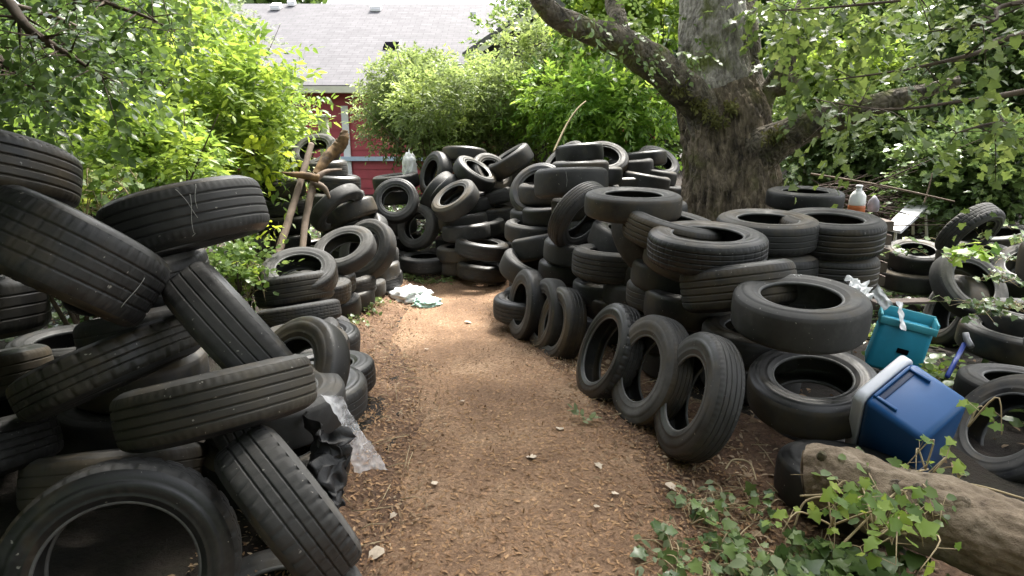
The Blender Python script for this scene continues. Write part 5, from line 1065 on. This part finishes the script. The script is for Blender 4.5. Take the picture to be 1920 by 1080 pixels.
def sheet(name, label, cat, c, sz, rx, ry, rz, material, seed, group=None, amp=.006):
    Rm = (Matrix.Rotation(R_(rz), 3, 'Z') @ Matrix.Rotation(R_(ry), 3, 'Y') @ Matrix.Rotation(R_(rx), 3, 'X')); c = Vector(c); n_ = 14
    v = []; f = []
    for s in (1, -1):
        for j in range(n_):
            for i in range(n_):
                x, y = (i/(n_-1)-.5)*sz[0], (j/(n_-1)-.5)*sz[1]; x += .06*sz[0]*noise.noise(Vector((y*20, seed, 0)))*(abs(x)/(sz[0]/2)); y += .06*sz[1]*noise.noise(Vector((x*20, seed, 9)))
                z = amp*noise.noise(Vector((x*14/max(sz)*.4, y*14/max(sz)*.4, seed)))*3+s*.0012
                v.append(c+Rm @ Vector((x, y, z)))
    for s in (0, 1):
        for j in range(n_-1):
            for i in range(n_-1):
                a = s*n_*n_+j*n_+i; q = (a, a+1, a+n_+1, a+n_); f.append(q if s == 0 else q[::-1])
    return tag(link(name, mesh(name, v, f), material), label, cat, group)
sheet('paper_label', 'long white paper strip lying over the edge of the turquoise bag', 'paper', P(1690, 592, 4.12), (.055, .2, 0), 60, 18, 20, M['whitebag'], 2)
sheet('torn_carton', 'torn white carton sticking up left of the turquoise bag', 'carton', P(1652, 558, 4.2), (.07, .16, 0), 60, -35, -10, M['whitebag'], 3, amp=.01)
sheet('plastic_scrap', 'white plastic scrap behind the rim of the biggest flat tyre', 'scrap', P(1610, 540, 3.55), (.16, .12, 0), 40, 20, 10, M['whitebag'], 5, amp=.02)
sheet('paper_scrap', 'small white scrap on top of the biggest flat tyre', 'scrap', P(1497, 517, 3.28), (.045, .03, 0), 5, 0, 10, M['whitebag'], 6, amp=.002)
# white board propped like a small table
tb_ = empty('folding_table', tuple(P(1700, 440, 7.3))); tag(tb_, 'white tilted table top with thin legs beyond the rightmost stack', 'table')
mb = MB(); v = [P(1658, 427, 6.9), P(1688, 433, 6.8), P(1742, 385, 7.4), P(1706, 377, 7.6)]; dn = Vector((.01, .0, -.03)); mb.add(v+[q+dn for q in v], [(0, 1, 2, 3), (7, 6, 5, 4), (0, 4, 5, 1), (1, 5, 6, 2), (2, 6, 7, 3), (3, 7, 4, 0)]); mb.build('tabletop', M['white'], tb_, smooth=False)
for (a, b) in (((1735, 388, 7.4), (1738, 452, 7.35)), ((1712, 390, 7.5), (1712, 440, 7.5)), ((1680, 428, 6.9), (1676, 470, 6.9))):
    mb = MB(); mb.tube([P(*a), P(*b)], .016, 8); mb.build('leg', M['trim'], tb_)
jug = empty('jug', tuple(P(1606, 388, 6.4))); tag(jug, 'white plastic jug with orange base behind the rightmost stack', 'jug')
c0 = P(1606, 388, 6.4); M['orange'] = plain('orange plastic', (.45, .12, .03), .5, .3, 9)
mb = MB(); mb.tube([c0+Vector((0, 0, z)) for z in (-.12, -.11, 0, .02)], [.07, .082, .082, .078], 24); mb.build('base', M['orange'], jug)
mb = MB(); mb.tube([c0+Vector((0, 0, z)) for z in (.02, .04, .12, .16, .175, .2)], [.078, .08, .074, .045, .028, .028], 24); mb.build('bottle', M['whitebag'], jug)
mb = MB(); mb.tube([c0+Vector((0, 0, z)) for z in (.201, .225)], [.032, .032], 20); mb.build('cap', M['white'], jug)
ball = P(1638, 382, 6.6); mb = MB(); mb.tube([ball+Vector((0, 0, z)) for z in (-.09, -.075, -.02, .03, .06, .085)], [.03, .055, .06, .05, .03, .012], 20)
tag(mb.build('bottle', plain('grey bottle', (.2, .19, .22), .4, .2)), 'small grey round bottle next to the white jug', 'bottle')
# support crate for the jug and bottle
M['oldwood'] = plain('grey old board', (.13, .1, .085), .85, .35, 10)
cr = empty('wooden_crate', tuple(G(1618, 470, 6.55))); tag(cr, 'old wooden crate under the jug, behind the rightmost stack', 'crate'); zc = P(1606, 388, 6.4).z-.13; yc = P(1606, 388, 6.4).y; xc = P(1620, 388, 6.4).x; zb = -.34
for zz in np.linspace(zb+.06, zc-.05, 7):
    mb = MB(); mb.box((xc, yc-.15, zz), (.48, .015, .1)); mb.box((xc, yc+.27, zz), (.48, .015, .1)); mb.box((xc-.247, yc+.06, zz), (.015, .404, .1)); mb.box((xc+.247, yc+.06, zz), (.015, .404, .1)); mb.build('slat', M['oldwood'], cr, smooth=False)
mb = MB(); mb.box((xc, yc+.06, zc-.005+.0), (.46, .4, .012)); mb.build('top_board', M['oldwood'], cr, smooth=False)
# brush pile
bp = MB(); g = random.Random(9)
for i in range(170):
    px = g.uniform(1480, 1790); Z = g.uniform(6.8, 8.6) if px < 1600 else g.uniform(8.0, 8.9); py = g.uniform(355, 440)+ (px-1470)*.02; a = P(px, py, Z); l = g.uniform(.5, 1.5); an = g.gauss(0, .5)+(math.pi if g.random() < .5 else 0)
    d = Vector((math.cos(an), g.uniform(-.5, .5), g.gauss(0, .3))); b = a+d*l; a.z = max(a.z, -.28); b.z = max(b.z, -.28)
    ps, rs = smooth_path([(a, g.uniform(.004, .013)), (a.lerp(b, .5)+Vector((0, 0, g.uniform(-.06, .1))), .008), (b, .003)], 7); bp.tube(ps, rs, 5)
tag(bp.build('brush_pile', M['darktwig']), 'tangled pile of brown brushwood right of the trunk foot', 'brush pile')
thing_tube('stick', 'long thin stick lying across the top of the brush pile', 'stick', [(P(1520, 326, 7.2), .012), (P(1620, 342, 7.0), .012), (P(1700, 358, 6.8), .011), (P(1790, 378, 6.6), .008)], M['stick'], 6)
thing_tube('stick', 'short upright stick leaning out of the brush pile', 'stick', [(P(1733, 380, 6.9), .01), (P(1742, 350, 6.9), .008), (P(1748, 325, 6.9), .006)], M['stick'], 6)
# blue handled tool
tl = empty('hand_tool', tuple(P(1800, 660, 3.6))); tag(tl, 'blue handled tool with grey head leaning on the tyres at right', 'tool')
M['toolblue'] = plain('blue handle', (.02, .05, .28), .4, .15); M['steel'] = plain('grey steel', (.35, .35, .36), .4, .2, 9, .6)
mb = MB(); mb.tube([P(1776, 706, 3.35), P(1808, 645, 3.6)], .013, 10); mb.build('handle', M['toolblue'], tl)
mb = MB(); mb.tube([P(1810, 624, 3.6), P(1813, 636, 3.6), P(1821, 650, 3.55)], [.016, .018, .017], 10); mb.build('head', M['steel'], tl)
# boards on the ground
for (px, py, Z, sx, sy, rz, lb) in ((1690, 565, 5.0, .5, .12, 4, 'mossy plank behind the turquoise bag'),):
    c = G(px, py, Z, .02) if py > 600 else P(px, py, Z); mb = MB(); mb.box(c, (sx, sy, .02), Matrix.Rotation(R_(rz), 3, 'Z'), .003); tag(mb.build('board', M['oldwood'], None, False), lb, 'board')

# ---------------------------------------------------------------- ground litter
def scatter(n, xr, yr, test, seed):
    g = np.random.RandomState(seed); out = []
    while len(out) < n:
        x = g.uniform(*xr); y = g.uniform(*yr)
        if test(x, y, g): out.append((x, y, H(x, y)+.012))
    return np.array(out)
def onp(x, y, g): return pedge(y, 0)-.15-.25*g.rand() < x < pedge(y, 1)+.1+.35*g.rand() and g.rand() < 1.25/(y+.3)+.05
c = scatter(26000, (-1.8, 1.7), (1.2, 8.4), onp, 3); n = len(c); c[:, 2] += .004*nr.rand(n)
d = unit(n); d[:, 2] *= .25; no = unit(n)*.35+np.array([0, 0, 1]); tag(leaves('wood_chips', c, d, no, .022*(.4+1.1*nr.rand(n)), 'lance', M['chip'], None, nr.rand(n)**1.4, .1, .1), kind='stuff')
def edge(x, y, g):
    r = x-pedge(y, 1); l = pedge(y, 0)-x
    return (-.4 < r < 1.3 and g.rand() < math.exp(-abs(r-.05)*2.0)) or (-.3 < l < .5 and g.rand() < .5)
c = scatter(15000, (-2, 2.4), (1.2, 8.2), edge, 5); n = len(c); c[:, 2] += .02*nr.rand(n)
d = unit(n); d[:, 2] *= .4; no = unit(n)*.6+np.array([0, 0, 1]); tag(leaves('leaf_litter', c, d, no, .028*(.35+1.1*nr.rand(n)**2), 'lance', M['deadleaf'], None, nr.rand(n), .3, .3), kind='stuff')
tw = MB(); g = random.Random(3)
for i in range(260):
    y = g.uniform(1.6, 5.5); r = abs(g.gauss(0, .28)); x = pedge(y, 1)-.05+r if g.random() < .75 else pedge(y, 0)+g.uniform(-.2, .15)
    a = Vector((x, y, H(x, y)+.02)); an = g.uniform(0, 6.28); l = g.uniform(.05, .22); b = a+Vector((math.cos(an)*l, math.sin(an)*l, g.uniform(0, .04)))
    tw.tube([a, a.lerp(b, .5)+Vector((g.uniform(-.01, .01), g.uniform(-.01, .01), g.uniform(0, .015))), b], [.0022, .002, .001], 4)
tag(tw.build('twig_litter', M['vine']), kind='stuff')
scr = [(870, 603, 'flat whitish scrap lying alone in the middle of the far path', .07), (813, 908, 'small pale scrap left of the path centre in the foreground', .035), (1003, 858, 'pale dry leaf right of the path centre in the foreground', .05), (720, 1028, 'bent white scrap at the lower left edge of the path', .06),
       (1118, 868, 'pale leaf on the path left of the nearest upright tyre', .04), (1148, 925, 'pale leaf low on the path in the right foreground', .03), (1050, 806, 'pale scrap next to the green sprig on the path', .045), (870, 752, 'tiny pale scrap in the middle distance of the path', .03),
       (742, 962, 'pale chip near the left path edge below the film', .03), (1248, 905, 'whitish leaf before the nearest upright tyre', .05), (1115, 950, 'tiny pale fleck low in the path foreground', .025), (800, 655, 'small pale fleck on the far left half of the path', .04), (1275, 795, 'pale leaf in the mouth of the nearest upright tyre', .04)]
for i, (px, py, lb, s) in enumerate(scr):
    d = P(px, py, 1)-Vector((0, 0, CAMZ)); t = 2.0
    for k in range(400):
        q = Vector((0, 0, CAMZ))+d*t
        if q.z < H(q.x, q.y)+.03: break
        t += .02
    leaves_c = [tuple(q)]; a = i*1.3
    o = leaves('dry_leaf' if 'leaf' in lb else 'scrap', leaves_c, [(math.cos(a), math.sin(a), .05)], [(0.1, .1, 1)], [s*1.15], 'lobed' if i % 3 else 'round', M['palescrap'] if 'palescrap' in M else M.setdefault('palescrap', plain('pale scrap', (.42, .35, .27), .8, .3, 20)), None, [.9], .2, .3)
    tag(o, lb, 'leaf' if 'leaf' in lb else 'scrap')
def cover(x, y, g):
    if pedge(min(max(y, 0), 8.1), 0)-(2.6 if y < 3.8 else .9) < x < pedge(min(max(y, 0), 8.1), 1)+(2.0 if y < 4.2 else 1.5) and y < 8.6: return False
    return noise.noise(Vector((x*.8, y*.8, 7))) > -.15 or g.rand() < .25
c = scatter(26000, (-7, 9), (-1.5, 13), cover, 12); n = len(c); c[:, 2] += .07*nr.rand(n)**2
d = unit(n); d[:, 2] = np.abs(d[:, 2])*.5; no = unit(n)*.6+np.array([0, 0, 1]); tag(leaves('ground_cover', c, d, no, .075*(.4+.9*nr.rand(n)), 'round', M['ivy'], None, nr.rand(n)*.8, .15, .3), kind='stuff')
c = scatter(9000, (-6, 8), (.5, 12), lambda x, y, g: not (y < 3.9 and -3.2 < x < 0) and not (pedge(min(max(y, 0), 8.1), 0) < x < pedge(min(max(y, 0), 8.1), 1) and y < 8.2), 13); n = len(c)
d = unit(n); d[:, 2] *= .3; no = unit(n)*.5+np.array([0, 0, 1]); tag(leaves('leaf_litter', c, d, no, .05*(.4+.9*nr.rand(n)), 'oval', M['deadleaf'], None, nr.rand(n), .2, .3), kind='stuff')
# green sprig on the path
q = G(1088, 800, 3.4, .03); cs = np.array([q, q+Vector((.03, .02, 0))]); p, ld, no, sz, idx = sprays(cs, np.array([(1, .3, .2), (-.4, .3, .3)]), .1, 9, .045, .1)
tag(leaves('leaf_sprig', p, ld, no, sz, 'oval', M['pale'], None), 'small green leafy sprig dropped on the right side of the path', 'sprig')

# ---------------------------------------------------------------- ivy and vines
def ivy_plant(label, name, spots, nper, leaf, material, seed, shape='lobed', spread=.18, h=.12, stem=M['vine'], vines=6, group='ivy and weeds by the tyres', onground=True, ls=.9):
    g = np.random.RandomState(seed); c = []; d = []; no = []; mb = MB()
    for (px, py, Z) in spots:
        b = G(px, py, Z) if onground else P(px, py, Z)
        for k in range(vines):
            a = g.uniform(0, 6.28); l = spread*g.uniform(.6, 1.6); e = b+Vector((math.cos(a)*l, math.sin(a)*l, 0))
            if onground: e.z = max(e.z, H(e.x, e.y)+.01)
            m = b.lerp(e, .5)+Vector((g.randn()*.03, g.randn()*.03, h*g.uniform(.3, 1.2))); ps, rs = smooth_path([(b, .0035), (m, .003), (e, .0012)], 10); mb.tube(ps, rs, 4)
            for q in range(nper):
                s = ps[g.randint(2, 10)]; tip = s+Vector((g.randn()*.025, g.randn()*.025, g.uniform(.01, .06)*h/.12)); mb.tube([s, tip], [.0015, .001], 3, cap=False)
                c.append(tip); d.append((g.randn(), g.randn()-.4, -.15+.35*g.randn())); v_ = (g.randn()*.45, g.randn()*.45-.35, 1); no.append(v_)
    e = empty(name, tuple(G(*spots[0]) if onground else P(*spots[0]))); tag(e, label, 'ivy' if 'ivy' in label else 'weed', group)
    n_ = len(c); leaves('foliage', c, d, no, leaf*(.5+ls*g.rand(n_)), shape, material, e, g.rand(n_), .12, .25); mb.build('stem', stem, e); return e
ivy_plant('ivy clump with large leaves in the lower right foreground', 'ivy', [(1560, 985, 2.12), (1620, 1010, 2.05), (1500, 1010, 2.05), (1480, 1050, 1.95), (1600, 1060, 1.92), (1660, 1040, 2.0), (1700, 1010, 2.05)], 7, .062, M['ivy'], 71, vines=8, spread=.14)
ivy_plant('pale ivy runners spreading over the litter left of the log', 'ivy', [(1300, 930, 2.5), (1370, 960, 2.4), (1340, 1000, 2.25), (1420, 920, 2.5), (1400, 1030, 2.1), (1280, 1000, 2.2)], 4, .05, M['ivy'], 72, vines=5, spread=.18, h=.07)
ivy_plant('scattered pale sprigs on the litter between row and log', 'weeds', [(1290, 910, 2.6), (1350, 905, 2.6), (1390, 985, 2.25), (1320, 1045, 2.1), (1440, 980, 2.2), (1250, 960, 2.35)], 3, .042, M['pale'], 86, 'oval', .12, .05, vines=5)
ivy_plant('broad leaved ivy growing against the log at the bottom edge', 'ivy', [(1780, 1050, 1.9), (1830, 1065, 1.86), (1740, 1060, 1.9), (1690, 1075, 1.9)], 5, .085, M['ivy'], 73, vines=5, spread=.1, h=.16)
ivy_plant('yellow green weeds crossing the middle of the log', 'weeds', [(1640, 905, 2.22), (1700, 925, 2.18), (1560, 940, 2.2), (1760, 940, 2.12)], 4, .04, M['midleaf'], 74, 'round', .13, .07, vines=4, onground=False)
ivy_plant('weed sprigs with bright leaves rising before the blue cooler', 'weeds', [(1735, 880, 2.25), (1750, 885, 2.25), (1815, 800, 2.35)], 3, .042, M['lime'], 75, 'lobed', .08, .13, vines=2, onground=False)
ivy_plant('yellow green weeds on the ground behind the turquoise bag', 'weeds', [(1690, 545, 5.4), (1660, 550, 5.4), (1720, 552, 5.3), (1760, 690, 4.2), (1745, 700, 4.1)], 7, .05, M['lime'], 76, 'round', .14, .1, vines=7)
ivy_plant('grey green ivy lying over the tyres at the right edge', 'ivy', [(1850, 575, 4.3), (1890, 580, 4.3), (1880, 530, 4.6), (1905, 490, 4.9), (1840, 590, 4.3)], 6, .045, M['ivy'], 77, 'lobed', .18, .06, vines=6, onground=False)
ivy_plant('bright leaves on the upper rim of the big tilted tyre', 'weeds', [(1785, 490, 4.9), (1800, 480, 4.9), (1830, 478, 4.9)], 5, .09, M['laurel'], 78, 'lobed', .09, .06, vines=2, onground=False)
ivy_plant('ivy spilling over pale tyres near the torn grey tyre', 'ivy', [(1870, 430, 6), (1900, 460, 5.8), (1840, 450, 6.1), (1770, 460, 6.2), (1700, 480, 6.2)], 6, .06, M['ivy'], 79, 'lobed', .2, .08, vines=3, onground=False)
ivy_plant('small weeds at the foot of the left row near the white bag', 'weeds', [(655, 600, 5.75), (690, 590, 6.1), (715, 570, 6.5), (670, 615, 5.6), (700, 575, 6.4)], 5, .035, M['midleaf'], 80, 'round', .1, .06, vines=5)
ivy_plant('grass tuft under the thick standing ring at the bend', 'weeds', [(790, 517, 7.75), (810, 519, 7.7), (770, 515, 7.8), (835, 517, 7.7)], 8, .06, M['midleaf'], 81, 'lance', .08, .05, vines=5)
ivy_plant('ivy hanging behind the upper left tyres of the dark heap', 'ivy', [(170, 375, 3.3), (185, 400, 3.3), (160, 420, 3.2), (200, 380, 3.4)], 6, .06, M['lime'], 82, 'lobed', .16, .14, vines=6, onground=False)
ivy_plant('weeds growing up behind the rectangular tyre of the left row', 'weeds', [(455, 540, 4.9), (465, 560, 4.8), (440, 520, 5)], 8, .06, M['lime'], 83, 'round', .16, .2, vines=8, onground=False)
ivy_plant('light green drooping leaves in the middle of the lower right foreground', 'weeds', [(1500, 1030, 1.98), (1560, 1050, 1.94), (1450, 1020, 2.05), (1600, 1000, 2.05)], 7, .055, M['pale'], 84, 'oval', .13, .1, vines=7)
ivy_plant('yellow green ivy shoots spilling over the front of the log', 'ivy', [(1640, 990, 1.98), (1560, 985, 2.05), (1700, 1000, 1.95)], 5, .05, M['lime'], 85, 'lobed', .12, .1, vines=5, onground=False)
def vine(label, pts, r=.004): thing_tube('vine', label, 'vine', [(P(*a), r) for a in pts], M['vine'], 5, 40, 0, 'dry vines over the log')
vine('dry vine looping along the top of the cut log', [(1500, 930, 2.25), (1560, 925, 2.2), (1620, 905, 2.2), (1700, 888, 2.25), (1740, 880, 2.3)])
vine('dry vine hanging in an arch before the log end', [(1490, 985, 2.2), (1510, 940, 2.2), (1560, 932, 2.2), (1610, 950, 2.15), (1640, 985, 2.1)])
vine('thin vine running out over the right part of the log', [(1690, 895, 2.25), (1760, 905, 2.2), (1830, 910, 2.15), (1920, 935, 2.1)])
vine('curled root on the litter left of the log', [(1360, 880, 2.75), (1375, 862, 2.8), (1405, 868, 2.8), (1418, 900, 2.65)])
vine('crossed dry stems in front of the ivy clump', [(1580, 1020, 2.0), (1640, 960, 2.05), (1690, 920, 2.1), (1700, 960, 2.05), (1650, 1000, 2.0)])

print('objects', len(bpy.data.objects), 'tyres', len([o for o in bpy.data.objects if o.name.startswith('tyre')]))
